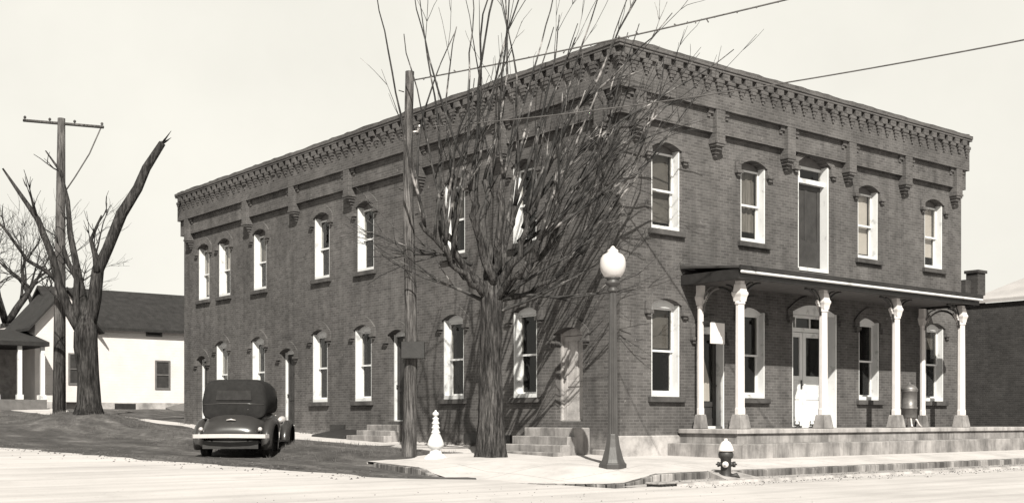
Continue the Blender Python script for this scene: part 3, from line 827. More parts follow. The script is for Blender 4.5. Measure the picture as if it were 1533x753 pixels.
# ------------------------------------------------------------------ hydrant
hz_ = -.075
hy = thing('fire_hydrant', 'dark fire hydrant with white bonnet standing at the kerb gap', 'fire hydrant', (-1.45, -4.36, -.16), R(-20))
b_ = MB(); b_.lathe([(.15, 0), (.15, .04), (.115, .06), (.10, .10), (.10, .40), (.135, .43), (.145, .48), (.135, .52), (.12, .545)], (0, 0, 0), 20)
b_.build('barrel', M['iron'], hy)
b_ = MB(); b_.lathe([(.15, .545), (.155, .57), (.14, .60), (.12, .66), (.085, .72), (.045, .745), (.03, .75), (.03, .79), (.0, .79)], (0, 0, 0), 20); b_.build('bonnet', M['white'], hy)
def knob(d, z, r, l, mat):
    k_ = MB(); a = Vector(d).normalized(); p = Vector((0, 0, z))
    k_.tube([p + a * .07, p + a * (.11 + l * .3)], r * .8, 12); k_.tube([p + a * (.11 + l * .3), p + a * (.11 + l)], r, 12)
    k_.tube([p + a * (.11 + l), p + a * (.14 + l)], r * .35, 6)
    return k_.build('nozzle_cap', mat, hy)
knob((-.55, -.85, 0), .30, .06, .05, M['white']); knob((.9, -.4, 0), .30, .055, .07, M['iron']); knob((-.9, .4, 0), .30, .05, .05, M['iron'])
b_ = MB(); b_.tube([(.05, -.08, .06), (.16, -.12, .10), (.19, -.13, .02)], [.05, .045, .05], 8); b_.build('drain_foot', M['iron'], hy)

# ------------------------------------------------------------------ white ornamental marker
mk = MB(); mk.lathe([(.31, 0), (.31, .06), (.28, .09), (.25, .17), (.17, .24), (.13, .26), (.13, .30), (.10, .315), (.09, .33), (.13, .36), (.18, .41), (.185, .46), (.16, .54), (.12, .63), (.09, .70),
     (.10, .71), (.10, .73), (.075, .745), (.078, .80), (.092, .81), (.092, .83), (.07, .845), (.072, .90), (.086, .91), (.086, .93), (.064, .945), (.06, 1.0), (.074, 1.01), (.07, 1.03), (.035, 1.05), (.03, 1.07),
     (.06, 1.09), (.075, 1.12), (.06, 1.155), (.025, 1.175), (.02, 1.20), (0, 1.21)], (0, 0, 0), 28)
mo = mk.build('ornamental_bollard', M['wwhite'])
mo.location = (-3.7, 1.99, -.01)
tag(mo, 'white turned bollard like a chess piece on the corner apron', 'bollard')

# ------------------------------------------------------------------ storm drain
dr = thing('storm_drain', 'dark storm drain opening at the edge of the gutter', 'drain', (-3.55, -4.83, -.25), R(3))
b_ = MB(); b_.box(-.26, .26, -.02, .30, .10, .135); b_.build('hood', M['conc'], dr, bevel=.01)
b_ = MB(); b_.box(-.24, .24, -.01, .28, .0, .099)
for k in range(5): b_.box(-.2 + .1 * k - .008, -.2 + .1 * k + .008, -.035, -.01, .0, .098)
b_.build('grate', M['dark'], dr)

# ------------------------------------------------------------------ poles and wires
pl = thing('utility_pole', 'rough wooden utility pole with a dark box, standing beside the street tree', 'utility pole', (-3.87, 2.76, .02))
rp = random.Random(11); pts, rr = [], []
for k in range(30):
    z = -.15 + 8.9 * k / 29; r = .165 - .0062 * z * 1.3
    pts.append((.03 * math.sin(z * .7), .02 * math.sin(z * 1.1 + 1), z)); rr.append(r + rp.uniform(-.007, .007))
b_ = MB(); b_.tube(pts, rr, 14); b_.build('shaft', M['polewood'], pl)
b_ = MB()
rz = Matrix.Rotation(math.atan2(RGT.y, RGT.x), 4, 'Z')
def TR(x, y, z): q = rz @ Vector((x, y, z)); return (q.x, q.y, q.z)
b_.box(-.16, .36, -.30, -.15, 2.32, 2.70, TR); b_.build('junction_box', M['dark'], pl, bevel=.01)
b_ = MB()
for k in range(7): b_.tube([TR(.12, 0, 5 + .55 * k), TR(.24, -.03, 5.03 + .55 * k)][0:2], .012, 5) if k % 2 else b_.tube([TR(-.12, 0, 5 + .55 * k), TR(-.24, -.03, 5.03 + .55 * k)], .012, 5)
b_.build('climbing_step', M['iron'], pl)
b_ = MB(); b_.tube([TR(0, 0, 7.4), TR(.22, 0, 7.42)], .02, 6); b_.lathe([(.03, 0), (.05, .02), (.045, .06), (.03, .08), (.045, .10), (.03, .14), (0, .15)], TR(.22, 0, 7.42), 10)
b_.build('insulator', M['chrome'], pl)

fp = thing('utility_pole', 'distant leaning utility pole with one crossarm beside the broken tree', 'utility pole', (-3.75, 26.4, 1.0))
b_ = MB(); b_.tube([(0, 0, -.3), (.05, .05, 6), (.12, .10, 11.4)], [.25, .2, .14], 12); b_.build('shaft', M['farpole'], fp)
b_ = MB(); d = RGT
a0 = Vector((.12, .1, 11.2)) - d * 1.45 + Vector((0, 0, .13)); a1 = Vector((.12, .1, 11.2)) + d * 1.6 - Vector((0, 0, .13))
b_.tube([a0, a1], .06, 6); b_.build('crossarm', M['farpole'], fp)
for t in (.02, .33, .64, .98):
    b_ = MB(); q = a0.lerp(a1, t); b_.lathe([(.02, 0), (.02, .08), (.05, .09), (.05, .15), (.02, .18)], q, 8); b_.build('insulator', M['farpole'], fp)
b_ = MB(); q = a0.lerp(a1, .97)
b_.tube([q, q + Vector((.1, 0, -1.0)) - d * .55, q + Vector((0, 0, -1.9)) - d * 1.0, (.1, .1, 8.4)], .028, 5); b_.build('guy_wire', M['wire'], fp)

def world_at(px, py, depth):
    q = CAM + FWD * depth + RGT * ((px - 766.5) / 1783 * depth); q.z = 1 + (627 - py) / 1783 * depth; return q
def wire(a, b, sag, r, label, twist=False):
    n = 60; pts = []
    for i in range(n + 1):
        t = i / n; p = a.lerp(b, t); p.z -= sag * 4 * t * (1 - t); pts.append(p)
    w = MB(); w.tube(pts, r, 6)
    if twist:
        wr = random.Random(4)
        for i in range(2, n):
            if wr.random() < .65:
                p = pts[i]; w.tube([p - Vector((.0, .0, .0)), p + Vector((wr.uniform(-.05, .05), wr.uniform(-.05, .05), wr.uniform(-.07, .07)))], r * .9, 4)
    tag(w.build('overhead_wire', M['wire']), label, 'wire', 'overhead wires crossing above the corner')
poletop = Vector((-3.87, 2.76, .02)) + Vector((0, 0, 8.55))
far_a = world_at(1500, -82, 20.5)
wire(poletop, far_a, .12, .016, 'upper overhead wire with frayed ties running from the pole top across the sky', True)
wire(Vector((-3.87, 2.76, .02)) + Vector((.15, -.12, 7.5)), world_at(1900, -15, 15.0), .25, .012, 'lower smooth overhead wire crossing in front of the cornice and frieze')

# ------------------------------------------------------------------ car
car = thing('parked_car', 'dark 1930s coupe with black canvas top and bright bumper, parked tail to the road', 'car', (-6.38, 6.55, .07), 0)
heading = FWD * math.cos(R(2)) - RGT * math.sin(R(2)); car.rotation_euler = (R(-0.5), 0, math.atan2(-heading.x, heading.y))
def loft(stations, n=28, e=2.8, tum=.14):
    mb = MB(); V, F = [], []
    for (y, hw, zb, zt) in stations:
        zc, hh = (zb + zt) / 2, (zt - zb) / 2
        for k in range(n):
            a = 2 * math.pi * k / n; c, s = math.cos(a), math.sin(a)
            x = hw * math.copysign(abs(c) ** (2 / e), c); z = hh * math.copysign(abs(s) ** (2 / e), s)
            x *= 1 - tum * max(0, z / hh)
            V.append((x, y, zc + z))
    m = len(stations)
    for i in range(m - 1):
        for k in range(n): F.append((i * n + k, i * n + (k + 1) % n, (i + 1) * n + (k + 1) % n, (i + 1) * n + k))
    F.append(tuple(range(n))); F.append(tuple((m - 1) * n + k for k in range(n)))
    mb.add(V, F, True); return mb
bd = loft([(-.04, .38, .50, .62), (.0, .56, .42, .72), (.12, .64, .38, .84), (.35, .70, .36, .97), (.6, .73, .36, 1.06), (.9, .74, .36, 1.12), (1.6, .75, .36, 1.14), (2.4, .73, .36, 1.14), (2.75, .68, .38, 1.13), (3.3, .52, .40, 1.10), (3.9, .38, .44, 1.05), (4.1, .33, .48, 1.0), (4.15, .27, .55, .92)])
body = bd.build('body', M['carbody'], car)
top = loft([(.40, .62, .90, 1.20), (.42, .70, .88, 1.50), (.47, .725, .88, 1.72), (.62, .735, .9, 1.80), (1.1, .735, 1.0, 1.82), (1.7, .725, 1.0, 1.80), (2.2, .70, 1.02, 1.74), (2.36, .63, 1.05, 1.62), (2.58, .60, 1.05, 1.25)], e=5.5, tum=.10)
tp = top.build('canvas_top', M['cartop'], car)
b_ = MB(); b_.hexa([(-.40, .385, 1.32), (.40, .385, 1.32), (.40, .50, 1.32), (-.40, .50, 1.32), (-.38, .41, 1.54), (.38, .41, 1.54), (.38, .55, 1.54), (-.38, .55, 1.54)]); b_.build('rear_window', M['rubber'], tp)
b_ = MB(); b_.tube([(-.68, .42, 1.22), (-.3, .405, 1.24), (.3, .405, 1.24), (.68, .42, 1.22)], .016, 6); b_.tube([(-.56, .72, 1.765), (0, .70, 1.80), (.56, .72, 1.765)], .012, 6); b_.build('moulding', M['carbody'], tp)
for s_ in (-1, 1):
    b_ = MB(); b_.box(min(s_ * .655, s_ * .685), max(s_ * .655, s_ * .685), 1.25, 2.2, 1.22, 1.58); b_.build('side_window', M['glass'], tp)
b_ = MB(); b_.tube([(-.68, .80, .30)] * 1 + [(.68, .80, .30)], .035, 8); b_.tube([(-.68, 3.5, .30), (.68, 3.5, .30)], .035, 8); b_.box(-.4, .4, .1, 3.6, .30, .38); b_.build('chassis', M['dark'], car)
def fender(x, yc, r, w, hfront, hback, name='fender'):
    mb = MB(); V, F = [], []; nw, na = 9, 20
    for i in range(na + 1):
        a = math.pi * (1.10 - 1.22 * i / na)
        for j in range(nw + 1):
            t = -1 + 2 * j / nw
            rr = r * (1 - .22 * abs(t) ** 2.6)
            ex = 1 + .18 * max(0, -math.cos(a)) * 1
            y = yc + math.cos(a) * rr * ex; z = .36 + math.sin(a) * rr * 1.02
            V.append((x + t * w / 2 * (1 - .12 * (1 - math.sin(max(0, a)))), y, z))
    o = 0
    for i in range(na):
        for j in range(nw): F.append((i * (nw + 1) + j, i * (nw + 1) + j + 1, (i + 1) * (nw + 1) + j + 1, (i + 1) * (nw + 1) + j))
    mb.add(V, F, True); ob = mb.build(name, M['carbody'], car); s = ob.modifiers.new('thick', 'SOLIDIFY'); s.thickness = .02; return ob
for s_ in (-1, 1):
    fender(s_ * .76, .80, .54, .30, 0, 0); fender(s_ * .74, 3.55, .52, .28, 0, 0)
    b_ = MB(); b_.box(min(s_ * .66, s_ * .86), max(s_ * .66, s_ * .86), 1.25, 3.1, .36, .40); b_.build('running_board', M['dark'], car)
    for yw in (.80, 3.55):
        w_ = MB(); cx_, r_ = s_ * .70, .36
        prof = [(-.085, .24), (-.085, .32), (-.06, .352), (0, .362), (.06, .352), (.085, .32), (.085, .24)]
        n = 28; V, F = [], []
        for dx, r in prof:
            for k in range(n): a = 2 * math.pi * k / n; V.append((cx_ + dx, yw + r * math.cos(a), .362 + r * math.sin(a)))
        for i in range(len(prof)):
            for k in range(n):
                i2 = (i + 1) % len(prof); F.append((i * n + k, i * n + (k + 1) % n, i2 * n + (k + 1) % n, i2 * n + k))
        w_.add(V, F, True); wo_ = w_.build('wheel', M['rubber'], car)
        rm = MB(); 
        rm.tube([(cx_ - .05, yw, .362), (cx_ + .05, yw, .362)], .238, 24); rm.tube([(cx_ + s_ * .05, yw, .362), (cx_ + s_ * .085, yw, .362)], [.09, .06], 14)
        rm.build('rim', M['carbody'], wo_)
    b_ = MB(); b_.tube([(s_ * .58, .12, .60), (s_ * .66, .06, .64)], .014, 6); b_.tube([(s_ * .66, .08, .66), (s_ * .66, .01, .66)], [.05, .045], 12); b_.build('tail_lamp', M['chrome'], car)
    b_ = MB(); b_.tube([(s_ * .50, 3.75, .88), (s_ * .54, 3.95, .90), (s_ * .54, 4.02, .90)], [.06, .10, .10], 14); b_.build('headlight', M['chrome'], car)
    b_ = MB(); b_.box(min(s_ * .748, s_ * .775), max(s_ * .748, s_ * .775), 1.55, 1.68, .98, 1.0); b_.build('door_handle', M['chrome'], car)
b_ = MB()
P = [(-.86, .06, .50), (-.80, -.10, .50), (-.45, -.19, .505), (0, -.22, .51), (.45, -.19, .505), (.80, -.10, .50), (.86, .06, .50)]
for p, q in zip(P, P[1:]):
    b_.hexa([(p[0], p[1], p[2] - .045), (q[0], q[1], q[2] - .045), (q[0], q[1] + .02, q[2] - .045), (p[0], p[1] + .02, p[2] - .045),
             (p[0], p[1], p[2] + .045), (q[0], q[1], q[2] + .045), (q[0], q[1] + .02, q[2] + .045), (p[0], p[1] + .02, p[2] + .045)])
bp = b_.build('bumper', M['chrome'], car, bevel=.008)
b_ = MB()
for s_ in (-1, 1): b_.box(s_ * .40 - .02, s_ * .40 + .02, -.18, .25, .48, .52)
b_.build('bumper_iron', M['dark'], car)
b_ = MB(); b_.tube([(-.1, .10, .86), (0, .07, .88), (.1, .10, .86)], .018, 6); b_.tube([(.31, .44, 1.10), (.33, .41, 1.12)], .02, 6); b_.build('deck_handle', M['chrome'], car)
b_ = MB(); b_.box(-.62, .62, .02, .06, .22, .40); b_.build('fuel_tank', M['dark'], car)

car.scale = (1.05, 1.05, 1.05)
# ------------------------------------------------------------------ trees
def push(p):
    """keep branches out of the brick building"""
    if p.x > -.45 and p.y > -.5 and p.z < 9.7:
        dx = p.x + .45; dy = p.y + .5
        if dx < dy or p.y > .5: p.x = -.45 - .15 * min(1, dx)
        else: p.y = -.55
    return p
def shoot(mb, p, d, L, r0, r1, rg, wob=.06, up=.02, seg=None, nside=5, fence=True, pts_out=None):
    n = seg or max(4, int(L / .35)); pts, rr = [p.copy()], [r0]; q = p.copy(); d = d.normalized()
    for i in range(n):
        d = (d + Vector((rg.gauss(0, wob), rg.gauss(0, wob), rg.gauss(0, wob) + up))).normalized()
        q = q + d * (L / n)
        if fence: q = push(q)
        pts.append(q.copy()); rr.append((r0 + (r1 - r0) * ((i + 1) / n) ** .8) * (rg.uniform(.88, 1.14) if i < n - 1 else 1))
    mb.tube(pts, rr, nside); return pts, rr, d

def street_tree():
    rg = random.Random(21)
    base = Vector((-2.7, 1.3, .0))
    t = thing('street_tree', 'bare pollarded street tree with dense upright shoots in front of the side wall', 'tree', base)
    tr = MB()
    pts = [Vector((0, 0, -.15)), Vector((0, 0, .05)), Vector((.0, 0, .35)), Vector((.01, 0, 1.0)), Vector((.0, 0, 2.0)), Vector((.02, 0, 3.0)), Vector((.03, .0, 3.6)), Vector((.03, 0, 4.1))]
    n = 22; V, F = [], []; rad = [.44, .37, .31, .265, .24, .225, .25, .17]
    for i, (p, r) in enumerate(zip(pts, rad)):
        for k in range(n):
            a = 2 * math.pi * k / n
            rr = r * (1 + .10 * math.sin(a * 5 + i * .25) * (1.6 if i < 3 else .6) + .05 * math.sin(a * 9 + i))
            V.append((p.x + rr * math.cos(a), p.y + rr * math.sin(a), p.z))
    for i in range(len(pts) - 1):
        for k in range(n): F.append((i * n + k, i * n + (k + 1) % n, (i + 1) * n + (k + 1) % n, (i + 1) * n + k))
    F.append(tuple((len(pts) - 1) * n + k for k in range(n))); tr.add(V, F, True)
    tr.build('trunk', M['bark'], t)
    lim = MB(); sh = MB(); tw = MB()
    # limbs: lateral, depth offset, top height, start height, radius
    specs = [(-1.05, -.3, 5.3, 3.3, .13), (-.35, -.7, 5.9, 3.6, .13), (-.15, .3, 6.3, 3.7, .14), (.25, -.5, 6.2, 3.6, .13),
             (.55, .3, 5.8, 3.5, .12), (.95, -.4, 5.6, 3.3, .12), (1.45, -.2, 5.3, 3.2, .10), (-.95, -.9, 4.7, 3.2, .10), (1.0, -1.0, 4.8, 3.1, .10), (1.9, -.3, 4.6, 3.0, .075), (-1.5, -.3, 5.3, 3.6, .075)]
    B = base
    for (la, de, zt, zs, r) in specs:
        zs = zs * .5 + 2.05; s0 = Vector((0, 0, zs)); e = RGT * la + FWD * de; e.z = zt
        mid = s0.lerp(e, .5) + (RGT * la + FWD * de) * .22; mid.z -= .12 * abs(la)
        pts = []
        for k in range(9):
            u = k / 8; p = s0 * (1 - u) ** 2 + mid * 2 * u * (1 - u) + e * u ** 2
            p += Vector((rg.gauss(0, .05), rg.gauss(0, .05), rg.gauss(0, .04))); pts.append(push(p + B) - B)
        lim.tube(pts, [r * .68 * (1.3 - .75 * k / 8) + .025 * math.exp(-((k - 7.2) ** 2)) for k in range(9)], 8)
        dbase = (pts[-1] - pts[-3]).normalized()
        # main shoots from the limb head
        ns = rg.randint(3, 5)
        for j in range(ns):
            k = rg.choice((5, 6, 7, 8, 8)); p = pts[k]
            side = la * (.34 if la > 0 else .07) + rg.gauss(.10, .13); dp = de * .2 + rg.gauss(-.08, .16)
            d = (RGT * side + FWD * dp + Vector((0, 0, 1.1))).normalized()
            L = 1.08 * rg.choice((2.4, 3.2, 4.0, 4.8, 5.6, 6.2)) * rg.uniform(.85, 1.15) * (1 - .14 * abs(la))
            q, rr, dd = shoot(sh, p + B, d, L, rg.uniform(.030, .050), .010, rg, .075, .035, seg=12, nside=6)
            for m in range(rg.randint(1, 3)):
                i = rg.randint(2, len(q) - 2); dl = (q[i + 1] - q[i]).normalized()
                sd_ = RGT * rg.uniform(-.35, .6) + FWD * rg.uniform(-.4, .3)
                q2, _, _ = shoot(tw, q[i], dl + sd_, rg.uniform(.7, 2.6), rr[i] * .6, .005, rg, .07, .04, nside=4)
                for _k in range(rg.randint(0, 3)):
                    i2 = rg.randint(1, len(q2) - 2); dl2 = (q2[i2 + 1] - q2[i2]).normalized()
                    shoot(tw, q2[i2], dl2 + RGT * rg.uniform(-.8, .8) + Vector((0, 0, rg.uniform(-.1, .4))), rg.uniform(.3, .9), .008, .004, rg, .1, .02, seg=4, nside=3)
    # outward low branches, crooked, to the left and right
    for (la, de, z0, L, up) in ((-1, -.1, 3.6, 2.2, .5), (-1, .1, 4.4, 1.9, .45), (1, -.15, 3.5, 3.4, .75), (1, -.1, 3.9, 4.2, .8), (1, -.3, 4.3, 4.6, .95), (1, -.3, 4.6, 5.0, 1.1), (1, -.1, 3.3, 3.0, .35),
                                (1, -.2, 4.9, 5.4, 1.3), (1, -.25, 5.2, 6.2, 1.5), (1, -.3, 5.6, 6.4, 1.9), (.8, -.3, 4.4, 4.2, .6), (1, -.3, 3.7, 3.2, .15), (.9, -.2, 5.6, 5.4, 2.1)):
        p = Vector((0, 0, z0)) + RGT * (la * .35 * max(0.0, z0 - 3.2)); d = RGT * la + FWD * de + Vector((0, 0, up))
        q, rr, dd = shoot(sh, p + B, d, L, .05, .010, rg, .09, .015)
        for m in range(rg.randint(5, 8)):
            i = rg.randint(2, len(q) - 2); dl = (q[i + 1] - q[i]).normalized()
            q2, _, _ = shoot(tw, q[i], dl + RGT * rg.uniform(-.5, .5) + FWD * rg.uniform(-.5, .3) + Vector((0, 0, rg.uniform(-.2, .6))), rg.uniform(.6, 2.2), rr[i] * .55, .005, rg, .10, .02, nside=4)
            for _k in range(rg.randint(1, 3)):
                i2 = rg.randint(1, len(q2) - 2); dl2 = (q2[i2 + 1] - q2[i2]).normalized()
                shoot(tw, q2[i2], dl2 + RGT * rg.uniform(-.8, .8) + Vector((0, 0, rg.uniform(-.4, .6))), rg.uniform(.25, .9), .008, .004, rg, .12, .02, seg=4, nside=3)
    for mb in (sh, tw):
        mb.v = [(x - B.x, y - B.y, z - B.z) for x, y, z in mb.v]
    lm = lim.build('crown', M['bark'], t)
    sh.add(tw.v, tw.f, True); sh.build('shoots', M['twig'], lm)
street_tree()

def broken_tree():
    rg = random.Random(8); base = Vector((-3.95, 22.6, 1.25))
    t = thing('broken_tree', 'old dark topped tree with one broken limb on a grassy hump before the white house', 'tree', base)
    def W(px, py, off=0):   # picture-plane sketch turned to metres about the trunk
        D_ = 42.5; v = RGT * ((px - 140) / 1783 * D_) + FWD * off; v.z = 1 + (627 - py) / 1783 * D_ - base.z; return v
    tr = MB(); tr.tube([W(138, 632), W(139, 605), W(138, 560), W(134, 520), W(134, 500), W(136, 480), W(138, 462)], [.62, .42, .36, .41, .40, .30, .12], 16)
    tr.build('trunk', M['bark_far'], t)
    cr = MB()
    limbs = [([(136, 500), (146, 450), (150, 405), (163, 375), (183, 322), (206, 283), (218, 252), (241, 214)], [.34, .30, .27, .24, .25, .22, .20, .16], .3),
             ([(151, 410), (148, 385), (141, 362), (150, 340), (156, 325)], [.16, .13, .09, .06, .03], .1),
             ([(130, 500), (112, 470), (98, 430), (90, 390), (70, 335), (40, 290), (22, 262)], [.30, .24, .2, .17, .13, .08, .04], -.4),
             ([(133, 498), (128, 450), (116, 400), (104, 350), (98, 300), (85, 255), (60, 222)], [.26, .2, .16, .13, .1, .07, .03], .6),
             ([(128, 500), (120, 460), (122, 420), (110, 395), (104, 372)], [.2, .16, .12, .1, .07], -.2),
             ([(98, 430), (80, 410), (55, 395), (25, 350), (8, 330)], [.12, .1, .08, .06, .03], -.8),
             ]
    for P, Rr, off in limbs:
        pts = [W(x, y, off * .25 * i) for i, (x, y) in enumerate(P)]
        cr.tube(pts, [r * .78 for r in Rr], 10)
        for m in range(4):
            i = rg.randint(1, len(pts) - 2); r = Rr[i] * .3
            if off == .3 and i < 5: continue
            d = (pts[i + 1] - pts[i]).normalized() + Vector((rg.uniform(-.8, .8), rg.uniform(-.8, .8), rg.uniform(-.1, .8)))
            q, rr, _ = shoot(cr, pts[i].copy(), d, rg.uniform(.6, 1.9), max(.03, r), .01, rg, .14, .03, fence=False)
            for _k in range(3):
                i2 = rg.randint(1, len(q) - 2); shoot(cr, q[i2].copy(), (q[i2 + 1] - q[i2]).normalized() + Vector((rg.uniform(-1, 1), rg.uniform(-1, 1), rg.uniform(-.2, .8))), rg.uniform(.3, .9), .02, .008, rg, .12, .02, seg=3, nside=3, fence=False)
    q = W(240, 216, .5)
    for m in range(7):  # splintered end
        cr.tube([q, q + RGT * rg.uniform(-.05, .35) + Vector((0, 0, rg.uniform(.1, .5)))], [.05, .008], 4)
    cr.build('crown', M['bark_far'], t)
broken_tree()

def bare_tree(base, H, seed, label, spread=1.0):
    rg = random.Random(seed); t = thing('bare_tree', label, 'tree', base, 0, 'bare trees behind the white house')
    tr = MB(); q, rr, d = shoot(tr, Vector((0, 0, -.2)), Vector((rg.uniform(-.05, .05), 0, 1)), H * .32, H * .035, H * .024, rg, .03, .02, nside=10, fence=False)
    tr.build('trunk', M['bark_far'], t)
    cr = MB()
    def grow(p, d, L, r, lv):
        q, rr, dd = shoot(cr, p, d, L, r, r * .5, rg, .09, .03, seg=5, nside=5 if lv < 3 else 3, fence=False)
        if lv >= 5: return
        for k in range(3 if lv < 4 else 3):
            i = len(q) - 1 if k == 0 else rg.randint(2, len(q) - 1)
            nd = dd + Vector((rg.gauss(0, .5 * spread), rg.gauss(0, .5 * spread), rg.gauss(.1, .25)))
            grow(q[i].copy(), nd, L * rg.uniform(.6, .85), max(.012, rr[i] * .62), lv + 1)
    for k in range(4):
        a = k * 1.57 + rg.random(); grow(q[-1].copy(), Vector((math.cos(a) * .6, math.sin(a) * .6, 1)), H * .22, H * .016, 1)
    cr.build('crown', M['bark_far'], t)
bp_ = world_at(18, 600, 75); bare_tree((bp_.x, bp_.y, G(bp_.x, bp_.y)), 15.5, 3, 'large bare tree with fine branching crown behind the house porch', 1.0)
bp_ = world_at(-70, 600, 70); bare_tree((bp_.x, bp_.y, G(bp_.x, bp_.y)), 13, 9, 'bare tree at the left edge partly cut off by the frame', 1.1)

bp_ = world_at(62, 600, 82); bare_tree((bp_.x, bp_.y, G(bp_.x, bp_.y)), 15, 14, 'slender bare tree seen between the old tree and the far pole', 1.1)
# ------------------------------------------------------------------ white house
hs = thing('white_house', 'white clapboard house with dark shingle roof and gabled wing beyond the brick building', 'house', (0, 41, 1.7))
def gable_prism(x0, x1, y0, y1, ze, zr, th, along, ov):
    mb = MB()
    if along == 'x':
        ym = (y0 + y1) / 2; k = (zr - ze) / (ym - y0)
        for s_ in (0, 1):
            ya = y0 - ov if s_ == 0 else y1 + ov; za = ze - ov * k
            mb.hexa([(x0 - ov, ya, za), (x1 + ov, ya, za), (x1 + ov, ym, zr), (x0 - ov, ym, zr), (x0 - ov, ya, za + th), (x1 + ov, ya, za + th), (x1 + ov, ym, zr + th), (x0 - ov, ym, zr + th)])
    else:
        xm = (x0 + x1) / 2; k = (zr - ze) / (xm - x0)
        for s_ in (0, 1):
            xa = x0 - ov if s_ == 0 else x1 + ov; za = ze - ov * k
            mb.hexa([(xa, y0 - ov, za), (xm, y0 - ov, zr), (xm, y1 + ov, zr), (xa, y1 + ov, za), (xa, y0 - ov, za + th), (xm, y0 - ov, zr + th), (xm, y1 + ov, zr + th), (xa, y1 + ov, za + th)])
    return mb
# in house coordinates: origin at (0,41,1.7)
b_ = MB(); b_.box(1.3, 14, 0, 6.5, .15, 4.05); b_.add([(14, 0, 4.05), (14, 6.5, 4.05), (14, 3.25, 6.1)], [(0, 1, 2)])
b_.add([(-.2, -.4, 4.05), (2.7, -.4, 4.05), (1.25, -.4, 5.7)], [(0, 1, 2)]); b_.box(-.2, 2.7, -.4, 6.5, .15, 4.05)
b_.build('wall', M['clap'], hs)
b_ = MB(); b_.box(1.3, 14.05, -.03, 6.5, -.9, .148); b_.box(-.2, 1.3, -.43, 6.5, -.9, .148)
b_.build('foundation', M['found'], hs)
gable_prism(1.4, 14, 0, 6.5, 4.05, 6.1, .14, 'x', .35).build('roof', M['roofdark'], hs)
gable_prism(-.2, 2.7, -.4, 3.3, 4.05, 5.7, .14, 'y', .4).build('roof', M['roofdark'], hs)
def hwin(x0, x1, z0, z1, y=-.0):
    b_ = MB()
    b_.box(x0 - .09, x1 + .09, y - .05, y - .004, z0 - .09, z0); b_.box(x0 - .09, x1 + .09, y - .05, y - .004, z1, z1 + .09)
    b_.box(x0 - .09, x0, y - .05, y - .004, z0, z1); b_.box(x1, x1 + .09, y - .05, y - .004, z0, z1); b_.box(x0, x1, y - .045, y - .012, (z0 + z1) / 2 - .03, (z0 + z1) / 2 + .03)
    f = b_.build('window', M['soffit'], hs)
    b_ = MB(); b_.box(x0, x1, y - .011, y - .005, z0, z1); b_.build('pane', M['doordark'], f)
hwin(6.15, 6.8, .95, 2.3); hwin(5.65, 6.35, 3.72, 3.95); hwin(1.5, 2.1, 1.1, 2.5, -.4)
b_ = MB(); b_.box(3.9, 5.0, -.06, -.035, -.35, .10); b_.build('cellar_window', M['dark'], hs)
# shed-roofed hatch at the foot of the wall
b_ = MB(); b_.hexa([(6.6, -2.6, -.6), (9.2, -2.6, -.6), (9.2, -.1, -.6), (6.6, -.1, -.6), (6.6, -2.6, -.45), (9.2, -2.6, -.3), (9.2, -.1, .55), (6.6, -.1, -.1)]); b_.build('cellar_hatch', M['soffit'], hs)
# porch of the house on the street side
pb = MB(); pb.hexa([(-6.5, -2.6, 2.75), (-.21, -2.6, 2.75), (-.21, 1.5, 2.75), (-6.5, 1.5, 2.75), (-6.5, -2.6, 2.95), (-.21, -2.6, 2.95), (-.21, 1.5, 3.75), (-6.5, 1.5, 3.75)])
prf = pb.build('porch_roof', M['roofdark'], hs)
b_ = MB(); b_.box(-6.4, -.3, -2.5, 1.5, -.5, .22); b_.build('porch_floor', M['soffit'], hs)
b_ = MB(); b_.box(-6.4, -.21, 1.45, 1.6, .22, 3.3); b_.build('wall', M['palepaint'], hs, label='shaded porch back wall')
for px_ in (-6.0, -3.6, -2.55, -1.5, -.45):
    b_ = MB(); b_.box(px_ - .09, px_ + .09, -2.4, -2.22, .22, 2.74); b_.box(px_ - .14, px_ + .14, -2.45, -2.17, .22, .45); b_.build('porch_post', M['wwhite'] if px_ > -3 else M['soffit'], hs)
b_ = MB(); b_.box(-6.0, -2.7, -2.36, -2.28, 1.05, 1.12)
x = -5.9
while x < -2.7: b_.box(x, x + .05, -2.34, -2.30, .3, 1.05); x += .14
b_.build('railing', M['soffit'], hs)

# ------------------------------------------------------------------ neighbour on the right
nb = thing('brick_neighbour_building', 'low dark brick building with pale sloping roof at the right edge', 'building', (20, 0, 0))
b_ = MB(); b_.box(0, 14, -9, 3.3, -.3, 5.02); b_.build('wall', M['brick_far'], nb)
b_ = MB(); b_.hexa([(-.12, -9.1, 5.03), (7, -9.1, 6.95), (7, 3.0, 6.95), (-.12, 3.0, 5.03), (-.12, -9.1, 5.15), (7, -9.1, 7.1), (7, 3.0, 7.1), (-.12, 3.0, 5.15)])
b_.hexa([(7, -9.1, 6.95), (14.1, -9.1, 5.03), (14.1, 3.0, 5.03), (7, 3.0, 6.95), (7, -9.1, 7.1), (14.1, -9.1, 5.15), (14.1, 3.0, 5.15), (7, 3.0, 7.1)])
b_.build('roof', M['rooflight'], nb)
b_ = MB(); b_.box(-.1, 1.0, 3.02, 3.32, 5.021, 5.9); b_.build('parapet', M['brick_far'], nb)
b_ = MB(); b_.box(.25, .75, 2.75, 3.2, 5.0, 6.15); b_.box(.2, .8, 2.70, 3.25, 6.15, 6.25); b_.build('chimney', M['brick_far'], nb)

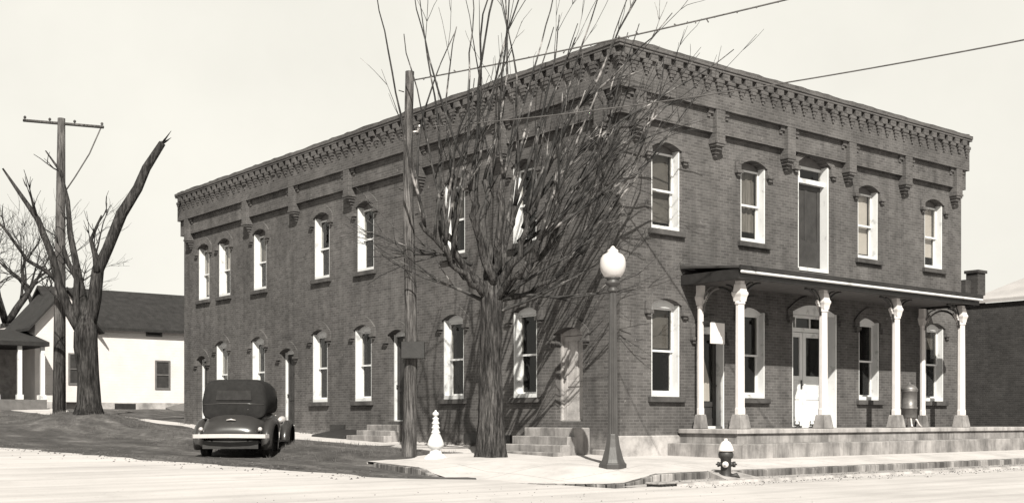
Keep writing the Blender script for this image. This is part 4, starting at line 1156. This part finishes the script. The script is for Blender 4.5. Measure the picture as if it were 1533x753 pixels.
# ------------------------------------------------------------------ small clutter: dead grass tufts along the verge and wall foot (one mass)
gr = random.Random(17); tf = MB()
def tuft(x, y, z, h, n):
    for k in range(n):
        a = gr.uniform(0, 6.28); r = gr.uniform(0, .07); hh = h * gr.uniform(.5, 1.1)
        bx, by = x + r * math.cos(a), y + r * math.sin(a); lx, ly = math.cos(a) * hh * .45, math.sin(a) * hh * .45; w = .006
        tf.add([(bx - w, by, z - .02), (bx + w, by, z - .02), (bx + lx, by + ly, z + hh)], [(0, 1, 2)])
for i in range(2600):
    y = gr.uniform(2.9, 34); x = gr.uniform(-5.6, -2.0)
    if mnoise.noise(Vector((x * .8, y * .8, 2))) < -.12: continue
    tuft(x, y, G(x, y), gr.uniform(.04, .13), 5)
for i in range(260):
    y = gr.uniform(3, 23.5); tuft(-.08 - gr.random() ** 2 * .25, y, zwall(y) - .03, gr.uniform(.05, .2), 6)
M['deadgrass'] = simple('winter_grass', 0.09, 0.95, 0.4, 3, 0)
tf.build('grass', M['deadgrass'], kind='stuff')

# loose grit, clods and leaf scraps in the gutter, along the kerb and on the cinder strip (one mass)
lt = MB(); lr = random.Random(31)
def clod(x, y, z, r):
    V = [(x + r * lr.uniform(.6, 1.2) * math.cos(a), y + r * lr.uniform(.6, 1.2) * math.sin(a), z - .004) for a in (0, 1.26, 2.5, 3.8, 5.0)]
    V.append((x + r * .2, y, z + r * lr.uniform(.3, .8)))
    lt.add(V, [(0, 1, 5), (1, 2, 5), (2, 3, 5), (3, 4, 5), (4, 0, 5)])
for i in range(900):
    x = lr.uniform(-3.5, 16); y = -4.82 - abs(lr.gauss(0, .35)); clod(x, y, -.19, lr.uniform(.006, .03) * (1.6 if lr.random() < .08 else 1))
for i in range(500):
    x = lr.uniform(-3.3, 16); clod(x, lr.uniform(-4.7, -4.1), -.135, lr.uniform(.006, .02))
for i in range(1300):
    y = lr.uniform(-.5, 24); e = -6.7 - max(0, y) * .24; x = e + lr.gauss(.3, .7)
    clod(x, y, G(x, y) + .01, lr.uniform(.01, .045))
for i in range(500):
    x = lr.uniform(-16, -4); y = lr.uniform(-14, -1); clod(x, y, -.188, lr.uniform(.006, .02))
lt.build('grit', simple('grit_and_litter', 0.06, 0.95, 0.5, 8, 0), kind='stuff')
